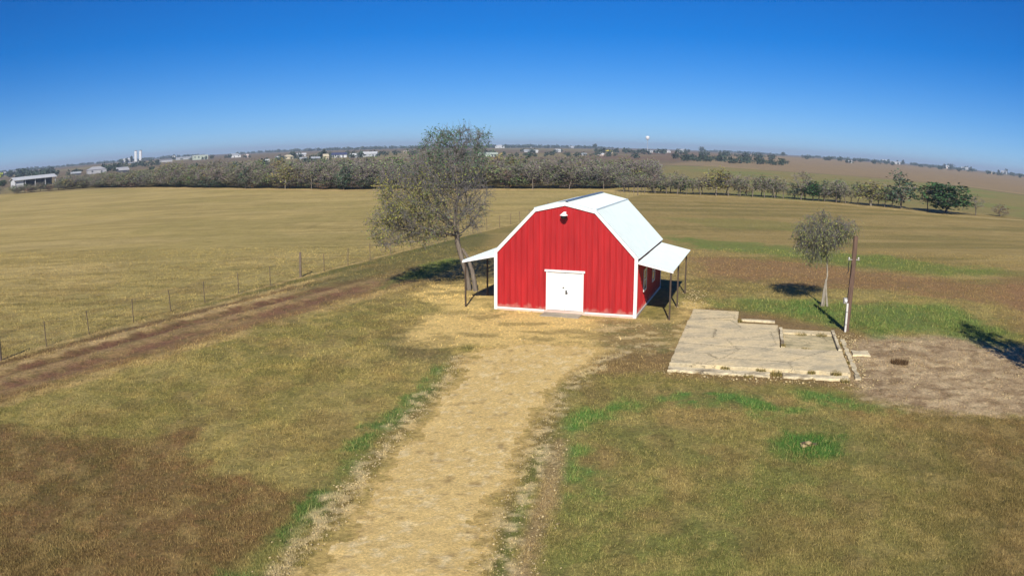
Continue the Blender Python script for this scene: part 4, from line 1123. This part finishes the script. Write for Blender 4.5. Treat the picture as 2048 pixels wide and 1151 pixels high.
# ------------------------------------------------------------------ distant trees: a few grown kinds, each copied
def far_proto(kind, seed):
    """unit tree, 5 m tall and about 3 m wide: returns (trunk mesh, crown mesh)"""
    r = np.random.default_rng(seed)
    lean = r.normal(0, .15, 2)
    trunk = [(0, 0, -.3), (lean[0] * .3, lean[1] * .3, .6), (lean[0], lean[1], 1.3)]
    low = 1.4 if kind in (0, 1) else 0.9
    sp = [((lean[0], lean[1], (5 + low) / 2), (1.45, 1.45, (5 - low) / 2))]
    if kind == 4: sp = [((0, 0, 2.2), (1.5, 1.5, 1.5)), ((.2, 0, 4.0), (.8, .8, 1.1))]
    if kind == 5: sp = [((0, 0, 2.4), (1.5, 1.5, 2.3))]; 
    if kind == 3: sp = [((0, 0, 3.0), (1.55, 1.55, 1.9)), ((-.5, 0, 2.0), (1.2, 1.2, 1.1)), ((.6, .1, 2.2), (1.1, 1.1, 1.2))]
    N, par = grow(trunk, ellipsoids(sp, 130, r), 0.26, 1.8, 0.42, r, 45)
    rad, kids = radii(par, 0.016, 2.2, 3)
    tm = limb_mesh("trunk", N, par, rad, 0.02, 5, M_BARKP if kind == 2 else M_BARK, rad > 0.045)
    a, m, e = twigs(N, par, kids, rad, 0.045, 4, .3, .75, r)
    ix = np.where(rad[1:] <= 0.045)[0] + 1
    P0 = np.concatenate([N[par[ix]], a, m]); P1 = np.concatenate([N[ix], m, e])
    # twigs as slim three-sided wedges
    d = P1 - P0; s_ = np.cross(d, r.normal(size=d.shape)); s_ /= np.linalg.norm(s_, axis=1)[:, None] + 1e-9
    w = 0.026
    TV = np.stack([P0 - s_ * w, P0 + s_ * w, P1], 1).reshape(-1, 3); TT = np.arange(len(TV)).reshape(-1, 3)
    greys = np.array([lin(134, 124, 120), lin(120, 114, 114), lin(136, 124, 112)])
    TC = np.repeat(greys[r.integers(0, 3, len(P0))] * (.7 + .5 * r.random((len(P0), 1))), 3, 0)
    nl = {0: 0.14, 1: 0.55, 2: 0.7, 3: 2.6, 4: 0.9, 5: 0.25}[kind]
    cols = {0: [(116, 122, 84), (104, 114, 78)], 1: [(92, 112, 68), (104, 116, 72)], 2: [(122, 122, 66), (136, 126, 74)], 3: [(52, 84, 44), (64, 96, 54), (44, 70, 46)], 4: [(62, 84, 64), (74, 90, 68)], 5: [(120, 84, 56), (104, 78, 54)]}[kind]
    pts = np.concatenate([m, e]); pts = pts[r.integers(0, len(pts), int(len(pts) * nl))] + r.normal(0, .08, (int(len(pts) * nl), 3))
    cc = np.array([lin(*c) for c in cols])[r.integers(0, len(cols), len(pts))] * (.6 + .8 * r.random((len(pts), 1)))
    v, q, c = leaf_quads(pts, .22, cc, r, .1, .8)
    V = np.concatenate([TV, v]); T = np.concatenate([TT, q[:, [0, 1, 2]] + len(TV), q[:, [0, 2, 3]] + len(TV)]) if len(v) else TT
    C = np.concatenate([TC, c])
    cm = fast_mesh("crown", V, tris=T); set_color(cm, C); cm.materials.append(M_LEAF)
    return tm, cm, (V, T, C)
PROTO = {k: [far_proto(k, 500 + k * 10 + j) for j in range(4 if k == 0 else 2)] for k in range(6)}

ORD = ["first", "second", "third", "fourth", "fifth", "sixth", "seventh", "eighth", "ninth", "tenth", "eleventh", "twelfth", "thirteenth", "fourteenth", "fifteenth", "sixteenth", "seventeenth", "eighteenth", "nineteenth", "twentieth", "twenty-first", "twenty-second", "twenty-third", "twenty-fourth", "twenty-fifth", "twenty-sixth", "twenty-seventh", "twenty-eighth"]
KINDL = {0: "bare grey tree", 1: "thin olive tree", 2: "broad pale green tree", 3: "dense dark green tree", 4: "dark bushy tree with bare top", 5: "low reddish brown bush"}
def row_tree(name, x, y, h, w, kind, j, label, group):
    tm, cm, _ = PROTO[kind][j % len(PROTO[kind])]
    o = empty(name, (x, y, gz(x, y)), random.random() * 6.28)
    o.scale = (w / 3.0, w / 3.0, h / 5.0)
    link("trunk", tm, o); link("crown", cm, o)
    return tag(o, label, "tree" if kind != 5 else "bush", group)
for i, (x, y, h, w, kind) in enumerate(ROW):
    lab = f"{KINDL[kind]}, {ORD[i]} from the left in the field-edge row"
    row_tree("field_tree" if kind != 5 else "field_bush", x, y, h * 1.1, w * (1.8 if kind == 0 else 1.5), kind, i, lab, "row of trees along the far edge of the right field")

# undergrowth and saplings crowding between and behind them
for i in range(26):
    t_ = i / 25; k_ = t_ * (len(ROW) - 5); j_ = int(k_); f_ = k_ - j_
    x = ROW[j_][0] * (1 - f_) + ROW[j_ + 1][0] * f_ + random.uniform(-.3, .6); y = ROW[j_][1] * (1 - f_) + ROW[j_ + 1][1] * f_ + random.uniform(1.5, 4.5)
    kd = random.choice([0, 0, 1, 1, 4, 4, 5])
    row_tree("sapling", x, y, random.uniform(2.4, 4.2), random.uniform(3.2, 5.0), kd, i, f"thin sapling crowding behind the field-edge row, {ORD[i]} from its left end", "saplings behind the row of trees")
# the bare creek wood behind the left pasture: one mass
def wood(pts, kinds, name, label):
    VV, TT, CC = [], [], []; n0 = 0
    for (x, y, h, w), kd in zip(pts, kinds):
        _, _, (V, T, C) = PROTO[kd][rng.integers(0, len(PROTO[kd]))]
        a = rng.random() * 6.28; ca, sa = math.cos(a), math.sin(a)
        X = (V[:, 0] * ca - V[:, 1] * sa) * w / 3 + x; Y = (V[:, 0] * sa + V[:, 1] * ca) * w / 3 + y
        VV.append(np.stack([X, Y, V[:, 2] * h / 5 + gz(x, y)], 1)); TT.append(T + n0); n0 += len(V)
        CC.append(C * (0.8 + .35 * rng.random()) * np.array([1 + rng.normal(0, .05), 1, 1 + rng.normal(0, .06)]))
    me = fast_mesh(name, np.concatenate(VV), tris=np.concatenate(TT)); set_color(me, np.concatenate(CC)); me.materials.append(M_LEAF)
    return tag(link(name, me), label, "wood", kind='stuff')
EDGE = [(-172, 228), (-138, 233), (-101, 207), (-75, 187), (-55, 171), (-32, 157), (-10, 155), (12, 157), (20, 160), (26, 168)]
ex = np.array([p[0] for p in EDGE]); ey = np.array([p[1] for p in EDGE])
W_, K_ = [], []
while len(W_) < 980:
    x = rng.uniform(-150, 30); dpt = abs(rng.normal(0, 1)) * 26 if rng.random() < .72 else rng.random() * 4
    base = np.interp(x, ex, ey)
    if x > 22: dpt *= .6
    y = base + 1.5 + dpt; x2 = x * (y / base)
    hh = rng.uniform(3.7, 6.6) * (1 - .25 * math.exp(-dpt / 5)) * (0.75 if x < -95 else 1.0)
    W_.append((x2, y, hh, rng.uniform(3.6, 6.4))); K_.append(int(rng.choice([0, 0, 0, 0, 1, 2, 4, 5], p=[.22, .22, .22, .14, .11, .06, .01, .02])))
for _ in range(260):                                # brush along its foot
    x = rng.uniform(-172, 27); base = np.interp(x, ex, ey)
    W_.append((x, base + rng.uniform(.2, 5), rng.uniform(1.6, 3.2), rng.uniform(3.5, 5.5))); K_.append(int(rng.choice([0, 1, 4, 5], p=[.6, .2, .1, .1])))
wood(W_, K_, "creek_wood", "bare grey wood along the creek behind the left pasture")
# trees at the front of the wood whose stems can be told apart
for i, (x, h, w, kd) in enumerate([(-60, 5.6, 4.2, 4), (-48, 5.4, 4.0, 2), (-41, 6.2, 4.4, 0), (-33, 5.6, 4.6, 4), (-24, 6.4, 4.2, 0), (-6, 6.0, 4.4, 0), (4, 5.8, 4.2, 0), (11, 5.6, 4.0, 0), (18, 5.4, 4.2, 0)]):
    y = float(np.interp(x, ex, ey)) - .3
    row_tree("creek_tree", x, y, h, w, kd, i, f"{KINDL[kd]}, {ORD[i]} from the left before the creek wood", "trees at the front of the creek wood")
# low bushes left of the wood, by the white shed
for i, (x, y, h, w, kd) in enumerate([(-186, 240, 2.6, 6, 0), (-176, 236, 3.0, 6, 0), (-168, 233, 3.0, 6, 1), (-160, 232, 3.4, 6, 0), (-152, 233, 3.4, 6, 0), (-199, 247, 2.2, 6, 0), (-210, 252, 2.0, 5, 1), (-225, 330, 4.2, 7, 4), (-248, 335, 4.6, 7, 3), (-262, 340, 4, 6, 3)]):
    row_tree("hedge_bush", x, y, h, w, kd, i, f"{'dark' if kd > 2 else 'bare grey'} hedge bush near the long white shed, {ORD[i]} of its row", "bushes by the long white shed")
# ------------------------------------------------------------------ far farms, silos and water tower
FM = {}
def fmat(key):
    if key not in FM:
        col = {'white': (.52, .53, .53), 'cream': (.52, .45, .31), 'grey': (.36, .36, .37), 'dark': (.06, .065, .085), 'navy': (.05, .06, .13), 'pink': (.66, .55, .50),
               'silver': (.34, .36, .38), 'yellow': (.80, .66, .10), 'brown': (.25, .17, .11), 'tan': (.45, .36, .24), 'palegreen': (.40, .45, .37)}[key]
        FM[key] = plain("far_" + key, col, .55, 0, .08, .5)
    return FM[key]
def farhouse(name, x, y, h, w, style, wall, roof, cat, label, depth=None, turn=0.0):
    h = max(h * .88, 2.2); w = w * .88; z = gz(x, y); dp = depth or max(4.0, min(w * .55, 12))
    o = empty(name, (x, y, z), -math.atan2(x, y) + turn)
    hw, hd = w / 2, dp / 2
    rise = {'gable': .38, 'shed': .16, 'flat': .06, 'hip': .42, 'open': .24}[style] * h
    e = h - rise
    if style == 'open':
        n = max(3, int(w / 5))
        for i in range(n + 1):
            for sy in (-1, 1):
                px = -hw * .96 + w * .96 * i / n
                MB().box(px - .15, px + .15, sy * hd * .9 - .15, sy * hd * .9 + .15, -.3, e).build("post", fmat(wall), o)
        MB().box(-hw * .96, -hw * .55, -hd * .9 + .2, hd * .9 - .2, -.3, e - .05).build("wall", fmat(wall), o)
        MB().box(-hw * .5, hw * .96, hd * .3, hd * .88, -.3, e - .3).build("wall", fmat('dark'), o)
    else:
        MB().box(-hw, hw, -hd, hd, -.5, e).build("wall", fmat(wall), o)
    ov = .4
    if style == 'shed':
        MB().prism([(-hd - ov, e), (hd + ov, e + rise), (hd + ov, e + rise - .15), (-hd - ov, e - .15)][::-1], -hw - ov, hw + ov, lambda u, v, t: (t, u, v)).build("roof", fmat(roof), o)
        MB().box(-hw, hw, 0, hd, e, e + rise * .48).build("wall", fmat(wall), o)
    elif style == 'flat':
        MB().box(-hw - .1, hw + .1, -hd - .1, hd + .1, e + .003, h).build("roof", fmat(roof), o)
    elif style == 'hip':
        m = MB(); a, b = hw + ov, hd + ov; k = max(0.2, hw - hd * .8)
        P = [(-a, -b, e), (a, -b, e), (a, b, e), (-a, b, e), (-k, 0, h), (k, 0, h)]
        m.v += P; m.f += [(0, 1, 5, 4), (1, 2, 5), (2, 3, 4, 5), (3, 0, 4), (3, 2, 1, 0)]
        m.build("roof", fmat(roof), o)
    else:
        MB().prism([(-hd - ov, e - .1), (0, h), (hd + ov, e - .1), (hd + ov, e - .3), (0, h - .2), (-hd - ov, e - .3)][::-1], -hw - ov, hw + ov, lambda u, v, t: (t, u, v)).build("roof", fmat(roof), o)
        if style == 'gable':
            for s in (-1, 1):
                a, b = sorted((s * (hw - .15), s * hw))
                MB().prism([(-hd, e), (hd, e), (0, h - .25)], a, b, lambda u, v, t: (t, u, v)).build("gable_end", fmat(wall), o)
    if style in ('gable', 'hip', 'flat') and w > 8:
        n = max(2, int(w / 5)); wm = fmat('dark')
        for i in range(n):
            cx = -hw + w * (i + .5) / n
            if i == n // 2: MB().box(cx - .55, cx + .55, -hd - .05, -hd + .02, 0, min(2.1, e * .8)).build("door", wm, o)
            else: MB().box(cx - .7, cx + .7, -hd - .05, -hd + .02, e * .38, e * .8).build("window", wm, o)
    return tag(o, label, cat, "far farm and town buildings")
FB = [
 ("long_shed", -221.7, 314.8, 5.6, 26, 'open', 'white', 'white', "shed", "long white-roofed open shed at the left end of the pasture", 11, .25),
 ("low_building", -687.7, 914.7, 5.5, 38, 'gable', 'dark', 'grey', "building", "long dark low building behind the white-roofed open shed", None, .1),
 ("farmhouse", -298, 512.9, 5.8, 17, 'hip', 'grey', 'grey', "house", "wide grey hip-roofed farmhouse left of the twin silos", 11, .1),
 ("garage", -312.5, 505, 3.0, 9, 'gable', 'dark', 'silver', "garage", "small dark garage at the left side of the grey farmhouse", None, 0),
 ("carport", -279, 521, 3.6, 10, 'open', 'dark', 'grey', "carport", "dark open carport at the right side of the grey farmhouse", 6, 0),
 ("dark_barn", -254.8, 478, 3.4, 8, 'gable', 'dark', 'grey', "barn", "small dark barn between the grey farmhouse and the silos", None, .2),
 ("elevator_house", -656.7, 1244.2, 8.6, 13, 'gable', 'white', 'white', "building", "tall white building just left of the twin silos", 9, .5),
 ("low_shed", -454.3, 882.6, 3.4, 18, 'open', 'tan', 'silver', "shed", "low pale-roofed shed in front of the twin silos", 8, 0),
 ("long_roof", -434.7, 932.9, 3.4, 25, 'shed', 'grey', 'silver', "shed", "long pale low shed right of the twin silos", 10, 0),
 ("pump_tower", -535.6, 1189, 6.6, 4.5, 'gable', 'white', 'white', "tower", "tiny white tower house between the long pale sheds", 4, 0),
 ("pale_shed", -473.8, 1088.5, 4.4, 27, 'shed', 'silver', 'white', "shed", "long white-roofed shed right of the tiny tower house", 10, .1),
 ("warehouse", -398, 969.9, 6.8, 23, 'flat', 'palegreen', 'white', "warehouse", "big white flat-roofed warehouse on the left skyline", 14, .15),
 ("gabled_house", -355.2, 988.4, 6, 20, 'hip', 'white', 'silver', "house", "pale wide house right of the white warehouse", 11, 0),
 ("pink_shed", -316.8, 927, 4.4, 5.5, 'gable', 'pink', 'pink', "shed", "small pinkish white shed beside the pale wide house", None, .3),
 ("trailer", -180.2, 576.5, 2.4, 4, 'flat', 'white', 'white', "trailer", "tiny white trailer lowest and leftmost of the mid town group", 3, 0),
 ("white_cottage", -203.1, 680.6, 3.4, 4.2, 'gable', 'white', 'white', "house", "tiny white cottage left of the cream house", None, .3),
 ("cream_house", -194.3, 685.1, 4.2, 9.8, 'hip', 'cream', 'cream', "house", "cream house with low hip roof near the white-roofed barn", 6, .1),
 ("pale_barn", -219, 820.2, 4.4, 13, 'gable', 'grey', 'white', "barn", "barn with bright white roof behind the cream house", 8, 0),
 ("green_shed", -158.9, 604.2, 2.4, 6.5, 'gable', 'palegreen', 'silver', "shed", "low pale green shed below the white-roofed barn", None, 0),
 ("silver_shed", -139.5, 564.2, 3.2, 7, 'gable', 'dark', 'silver', "shed", "silver-roofed dark shed left of the tall cream house", None, .2),
 ("tall_house", -133.6, 571.6, 5.1, 4, 'gable', 'cream', 'cream', "house", "tall narrow cream house in the middle of the left skyline group", 5, .2),
 ("blue_house", -145.4, 673.7, 4.9, 14.5, 'gable', 'white', 'navy', "house", "wide house with dark navy roof right of the tall cream house", 9, 0),
 ("grey_cottage", -122.7, 626, 4.3, 8, 'gable', 'silver', 'white', "house", "pale grey cottage right of the navy-roofed house", None, .4),
 ("long_white_house", -121, 685.7, 4.9, 14.5, 'gable', 'silver', 'white', "house", "long white house at the right end of the left skyline group", 9, -.1),
 ("tan_shed", -111.5, 874.6, 2.8, 13, 'flat', 'tan', 'white', "shed", "low white shed just left of the big tree's top", 6, 0),
 ("green_barn", -18.4, 611.7, 3.6, 17, 'gable', 'palegreen', 'palegreen', "barn", "long pale green barn right behind the big tree's crown", 8, 0),
 ("white_hall", -24.3, 1634, 7.1, 21, 'hip', 'white', 'white', "building", "white hip-roofed hall on the skyline right of the big tree", 14, 0),
 ("skyline_hall", 44.3, 2249, 6.4, 33, 'flat', 'white', 'silver', "building", "long low white hall on the skyline left of the barn peak", 14, 0),
 ("silver_barn", 17.3, 908.3, 3.2, 9, 'gable', 'silver', 'silver', "barn", "silver barn, left of the pair behind the barn ridge", None, 0),
 ("pale_cabin", 24.6, 869.5, 3.4, 6.4, 'gable', 'white', 'white', "house", "white cabin, right of the pair behind the barn ridge", None, .2),
 ("white_shop", 52.1, 931.8, 4, 7, 'gable', 'white', 'white', "shop", "small white shop above the red barn's roof", None, .5),
 ("skyline_shed", 166, 2215.7, 6, 24, 'gable', 'silver', 'white', "shed", "white shed on the skyline left of the yellow roof", None, 0),
 ("yellow_roof_house", 109.5, 916, 4.2, 9.2, 'hip', 'cream', 'yellow', "house", "house with bright yellow roof above the red barn", 8, 0),
 ("white_shed", 78.5, 718.5, 2.4, 6, 'gable', 'pink', 'white', "shed", "low white shed below and left of the yellow roof", None, 0),
 ("grey_shed", 62.1, 700.9, 2.4, 4.4, 'gable', 'grey', 'silver', "shed", "tiny grey shed left of the low white shed", None, 0),
 ("town_house", 183.7, 1076.9, 3.6, 9.6, 'gable', 'white', 'silver', "house", "white house right below the water tower", None, 0),
 ("town_house", 189.8, 1046.1, 3.6, 8, 'gable', 'silver', 'white', "house", "silver house second to the right under the water tower", None, .3),
 ("town_house", 222.7, 1151.8, 4.4, 11, 'hip', 'white', 'grey', "house", "grey-roofed house third to the right under the water tower", None, 0),
 ("town_house", 283.8, 1339.9, 5.9, 17, 'gable', 'white', 'silver', "house", "wide white house farthest right of the group under the water tower", None, .1),
 ("lone_cabin", 438.4, 973.1, 3.9, 6, 'gable', 'white', 'grey', "house", "lone white cabin on the brown field at the right", None, .2),
 ("far_barn", 930, 1840, 9, 17, 'gable', 'white', 'white', "barn", "white barn, left one of the pair on the right skyline", None, 0),
 ("far_barn", 809.8, 1544.1, 7, 30, 'gable', 'white', 'silver', "barn", "long pale barn, right one of the pair on the right skyline", 12, .2),
 ("far_house", 961.1, 1559, 7.2, 12, 'gable', 'pink', 'white', "house", "small pale house among dark trees right of the long pale barn", None, .2),
 ("far_house", 1100, 1690, 8, 22, 'gable', 'white', 'white', "house", "white house on the right skyline, third from the right edge", None, 0),
 ("far_house", 818.1, 1165.2, 5, 20, 'gable', 'tan', 'silver', "house", "tan house on the right skyline, second from the right edge", None, .1),
 ("far_house", 1150, 1573, 9.5, 18, 'gable', 'white', 'grey', "house", "white house nearest the right edge of the skyline", None, 0),
]
for n_, x, y, h, w, st, wl, rf, cat, lab, dp, tn in FB:
    farhouse(n_, x, y, h, w, st, wl, rf, cat, lab, dp, tn)

M_SILO = plain("white_silo_concrete", (.74, .75, .74), .7, 0, .06, .3)
for (x, y), lab in (((-683.8, 1335.0), "tall white silo, left one of the twin pair"), ((-675.6, 1339.5), "tall white silo, right one of the twin pair")):
    o = empty("silo", (x, y, gz(x, y)))
    MB().lathe([(2.9, -1), (2.9, 19.0), (2.75, 19.3)], 20).build("silo_wall", M_SILO, o)
    MB().lathe([(2.85, 19.3), (2.3, 20.0), (1.2, 20.5), (.2, 20.7)], 20).build("silo_dome", fmat('dark'), o)
    MB().box(-.3, .3, -3.3, -2.92, 0, 19.2).build("ladder_cage", fmat('silver'), o)
    tag(o, lab, "silo", "twin silos")
wt = empty("water_tower", (281.7, 1676.5, gz(281.7, 1676.5)))
M_TANK = plain("white_tank", (.80, .80, .78), .45, 0, .03, .3)
MB().lathe([(0.5, 21.2), (2.2, 22.0), (3.9, 24.2), (4.5, 26.4), (4.0, 28.4), (2.5, 29.7), (.4, 30.2)], 24).build("tank", M_TANK, wt)
MB().lathe([(1.6, -1), (1.0, 2.5), (.5, 6), (.42, 19), (.8, 21.2), (2.1, 21.95)], 16).build("pedestal", fmat("silver"), wt)
MB().lathe([(4.46, 26.2), (4.6, 26.2), (4.6, 26.5), (4.46, 26.5)], 24).build("catwalk", fmat('silver'), wt)
tag(wt, "white ball-shaped water tower on a thin stem on the skyline", "water tower")

# ---- dark trees along the skyline, one mass
def far_trees(pts, seed, name=None, label=None, cols=((58, 74, 58), (70, 80, 66), (48, 62, 54))):
    r = np.random.default_rng(seed); VV, CC = [], []
    for x, y, h, w in pts:
        n = 60; d = r.normal(size=(n, 3)); d /= np.linalg.norm(d, axis=1)[:, None]; q = r.random((n, 1)) ** .4
        p = d * q * np.array([w / 2, w / 2, h * .46]) + np.array([0, 0, h * .5]); p[:, 2] = np.abs(p[:, 2])
        c = np.array([lin(*c_) for c_ in cols])[r.integers(0, len(cols), n)] * (.6 + .7 * r.random((n, 1)))
        v, _, cc = leaf_quads(p, h * .30, c, r, .2, .9)
        VV.append(v + np.array([x, y, gz(x, y)])); CC.append(cc)
    V = np.concatenate(VV)
    return V, np.concatenate(CC)
pts = []
r_ = np.random.default_rng(77)
az = -0.72
while az < 0.72:
    deg = az
    dens = float(fbm(np.array([az * 14.0]), np.array([3.3]), 401, 3)[0])
    D = 1500 + 900 * float(vnoise(np.array([az * 6]), np.array([8.1]), 5)[0])
    if dens > .34:
        for _ in range(2):
            D2 = D + r_.uniform(-150, 350); hh = r_.uniform(5.0, 9.5) * (0.7 + .7 * (dens - .3))
            a2 = az + r_.normal(0, .004)
            pts.append((math.sin(a2) * D2, math.cos(a2) * D2, hh, r_.uniform(8, 17)))
    az += r_.uniform(.0016, .0042)
for a0, a1, D, hh, n in ((-.66, -.585, 900, 7, 26), (-.64, -.50, 640, 5.5, 26), (-.52, -.44, 780, 5.5, 18), (-.30, -.10, 760, 4.2, 26), (.10, .33, 950, 6.0, 46), (.20, .34, 600, 5.0, 40), (-.10, .16, 640, 3.6, 40), (.36, .66, 1250, 6, 40), (-.46, -.2, 420, 3.6, 50)):
    for _ in range(n):
        a2 = r_.uniform(a0, a1); D2 = D * r_.uniform(.93, 1.12)
        pts.append((math.sin(a2) * D2, math.cos(a2) * D2, hh * r_.uniform(.6, 1.2), hh * r_.uniform(.9, 1.8)))
for q_ in FB[6:]:
    for _ in range(4):
        dq_ = -6 if r_.random() < .6 else 9
        dd_ = math.hypot(q_[1], q_[2]); k_ = (dd_ + dq_) / dd_; sx_ = r_.uniform(-.75, .75) * q_[4]
        pts.append((q_[1] * k_ + sx_, q_[2] * k_ - sx_ * q_[1] / q_[2], q_[3] * r_.uniform(.45, 1.15) if dq_ < 0 else q_[3] * r_.uniform(.9, 1.5), r_.uniform(2.5, 6)))
v, c = far_trees(pts, 3)
me = fast_mesh("far_tree_line", v, quads=np.arange(len(v)).reshape(-1, 4)); set_color(me, c); me.materials.append(M_LEAF)
tag(link("far_tree_line", me), "dark trees massed along the skyline behind the town", "trees", kind='stuff')
for x, y, h, w, lab in ((171.7, 1691, 11, 11, "dark round tree alone on the skyline above the barn ridge"), (394.6, 1653.6, 11.5, 14, "large dark round tree on the skyline right of the water tower"), (186, 535, 5.6, 5.0, "lone round bush on the brown field right of the barn"), (560, 1600, 9, 9, "dark round tree on the skyline above the brown field"), (1060, 1700, 13, 24, "dark broad tree on the far right skyline")):
    o = empty("skyline_tree", (x, y, gz(x, y)))
    MB().tube([(0, 0, -.5), (0.1, 0, h * .25), (0, 0.1, h * .5)], [h * .04, h * .03, h * .015], 7).build("trunk", M_BARK, o)
    r = np.random.default_rng(int(abs(x))); n = 160
    d = r.normal(size=(n, 3)); d /= np.linalg.norm(d, axis=1)[:, None]
    p = d * r.random((n, 1)) ** .4 * np.array([w / 2, w / 2, h * .40]) + np.array([0, 0, h * .58])
    v, q, cc = leaf_quads(p, h * .2, np.array([lin(52, 68, 50), lin(66, 78, 58)])[r.integers(0, 2, n)] * (.6 + .7 * r.random((n, 1))), r, .2, .9)
    me = fast_mesh("crown", v, quads=q); set_color(me, cc); me.materials.append(M_LEAF)
    link("crown", me, o)
    tag(o, lab, "tree", "single trees on the skyline")
o = empty("yellow_tree", (-492, 632, gz(-492, 632)))
MB().tube([(0, 0, -.5), (0.1, 0, 2), (0, .1, 3.5)], [.3, .22, .1], 7).build("trunk", M_BARK, o)
r = np.random.default_rng(9); n = 220; d = r.normal(size=(n, 3)); d /= np.linalg.norm(d, axis=1)[:, None]
p = d * r.random((n, 1)) ** .4 * np.array([4.4, 4.4, 3.2]) + np.array([0, 0, 4.4])
v, q, cc = leaf_quads(p, 1.3, np.tile(lin(190, 200, 70), (n, 1)) * (.7 + .5 * r.random((n, 1))), r, .2, .9)
me = fast_mesh("crown", v, quads=q); set_color(me, cc); me.materials.append(M_LEAF); link("crown", me, o)
tag(o, "bright yellow-green tree at the left edge beyond the white shed", "tree")

# ------------------------------------------------------------------ light haze over the plain
hz = MB().box(-9800, 9800, -4500, 9800, -2.5, 62).build("haze", None)
mh = bpy.data.materials.new("haze_air"); mh.use_nodes = True
nt = mh.node_tree; nt.nodes.clear()
ov_ = nt.nodes.new("ShaderNodeOutputMaterial"); pv = nt.nodes.new("ShaderNodeVolumePrincipled")
pv.inputs["Color"].default_value = (0.62, 0.76, 0.95, 1); pv.inputs["Density"].default_value = HAZE
pv.inputs["Anisotropy"].default_value = 0.0
nt.links.new(pv.outputs[0], ov_.inputs["Volume"])
hz.data.materials.append(mh)
tag(hz, "thin blue haze lying over the far plain", "haze", kind='stuff')
